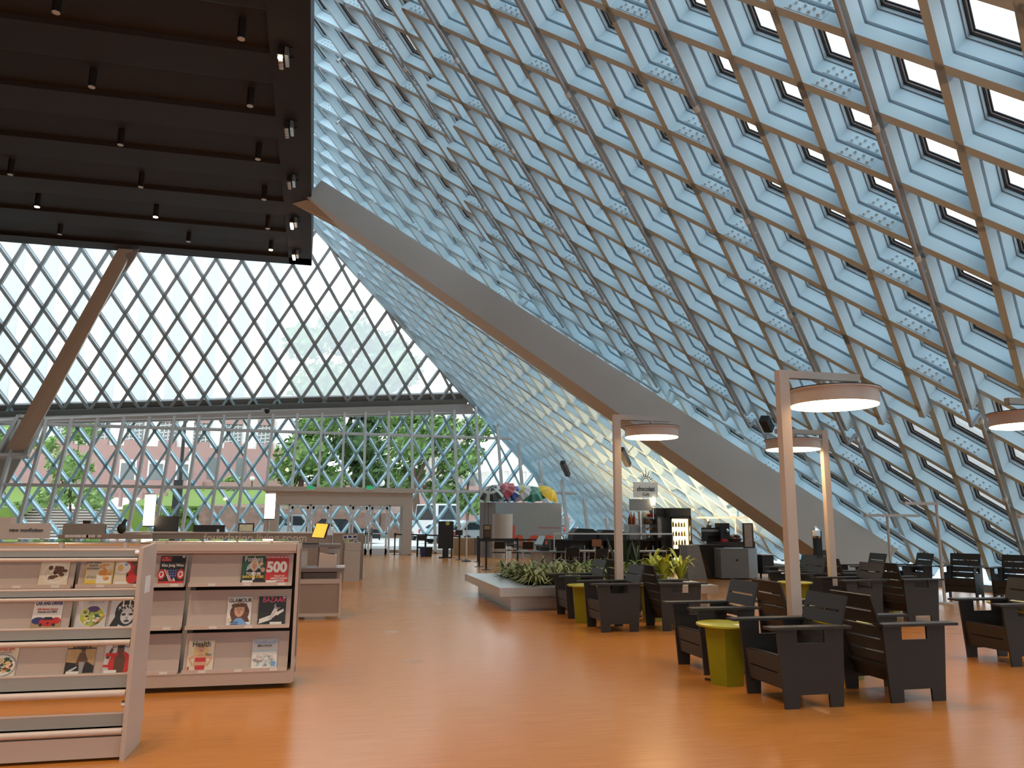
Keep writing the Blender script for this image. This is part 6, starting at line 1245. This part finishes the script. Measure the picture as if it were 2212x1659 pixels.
# two people on the pavement
def person(label, x, y, z, h, shirt, trousers, hairc, face=0.0):
    r = thing('person', label, 'person', (x, y, z), face, group=None); s = h / 1.75
    J = [(0, 0, 0.95), (0, 0, 1.15), (0, 0, 1.40), (0, 0, 1.50), (0, -0.01, 1.60), (0, -0.01, 1.70), (0.18, 0, 1.42), (0.24, 0.02, 1.14), (0.25, -0.06, 0.90), (-0.18, 0, 1.42), (-0.24, 0.02, 1.14), (-0.25, -0.06, 0.90), (0.09, 0, 0.90), (0.10, -0.01, 0.50), (0.10, 0.02, 0.08), (0.10, -0.13, 0.04), (-0.09, 0, 0.90), (-0.10, 0.03, 0.50), (-0.10, 0.06, 0.08), (-0.10, -0.09, 0.04)]
    Rr = [0.15, 0.14, 0.16, 0.06, 0.085, 0.075, 0.07, 0.05, 0.04, 0.07, 0.05, 0.04, 0.09, 0.065, 0.045, 0.04, 0.09, 0.065, 0.045, 0.04]
    E_ = [(0, 1), (1, 2), (2, 3), (3, 4), (4, 5), (2, 6), (6, 7), (7, 8), (2, 9), (9, 10), (10, 11), (0, 12), (12, 13), (13, 14), (14, 15), (0, 16), (16, 17), (17, 18), (18, 19)]
    me = bpy.data.meshes.new('body'); me.from_pydata([tuple(V(q) * s) for q in J], E_, []); o = bpy.data.objects.new('body', me); COL.objects.link(o); sk = o.modifiers.new('skin', 'SKIN')
    for k, v in enumerate(me.skin_vertices[0].data): v.radius = (Rr[k] * s, Rr[k] * s * 0.85)
    me.skin_vertices[0].data[0].use_root = True; o.modifiers.new('sub', 'SUBSURF').levels = 2
    dg = bpy.context.evaluated_depsgraph_get(); m2 = bpy.data.meshes.new_from_object(o.evaluated_get(dg)); bpy.data.objects.remove(o)
    mats_ = [K['skin'], mat('shirt', shirt, 0.8), mat('trousers', trousers, 0.8)]; m2.materials.clear()
    for q in mats_: m2.materials.append(q)
    for pl in m2.polygons: c = pl.center / s; pl.material_index = 0 if (c.z > 1.49 or (abs(c.x) > 0.205 and c.z < 1.2)) else (1 if c.z > 0.95 else 2); pl.use_smooth = True
    b = bpy.data.objects.new('body', m2); COL.objects.link(b); b.parent = r
    MB().ball((0, 0.012 * s, 1.68 * s), 0.09 * s, 0.095 * s, 0.095 * s).build('hair', mat('hair', hairc, 0.7), r, smooth=True, local=True)
    f = MB()
    for sx in (-0.03, 0.03): f.ball((sx * s, -0.085 * s, 1.65 * s), 0.01 * s)
    f.build('eyes', K['black'], r, local=True); MB().ball((0, -0.095 * s, 1.625 * s), 0.012 * s, 0.018 * s, 0.018 * s).build('nose', K['skin'], r, local=True)
p = at(1241, 1138, 49); person('grey haired person in a blue grey shirt walking outside right of the kiosk', p.x, 49, 0.12, 1.75, (0.16, 0.19, 0.26), (0.05, 0.05, 0.07), (0.45, 0.43, 0.40), 0.4)
p = at(1252, 1140, 48.6); person('smaller blond person in white beside the grey haired one outside', p.x, 48.6, 0.12, 1.32, (0.6, 0.6, 0.6), (0.15, 0.15, 0.2), (0.45, 0.25, 0.10), 0.2)

# ------------------------------------------------------------------ lettering becomes plain meshes
bpy.context.view_layer.update(); dg = bpy.context.evaluated_depsgraph_get()
for o in [q for q in bpy.data.objects if q.type == 'FONT']:
    me = bpy.data.meshes.new_from_object(o.evaluated_get(dg)); n = bpy.data.objects.new('tmp', me); COL.objects.link(n)
    n.parent = o.parent; n.location = o.location; n.rotation_euler = o.rotation_euler; n.scale = o.scale; nm = o.name.split('.')[0]
    bpy.data.objects.remove(o); n.name = nm
for o in bpy.data.objects:
    if '_w' in o: del o['_w']
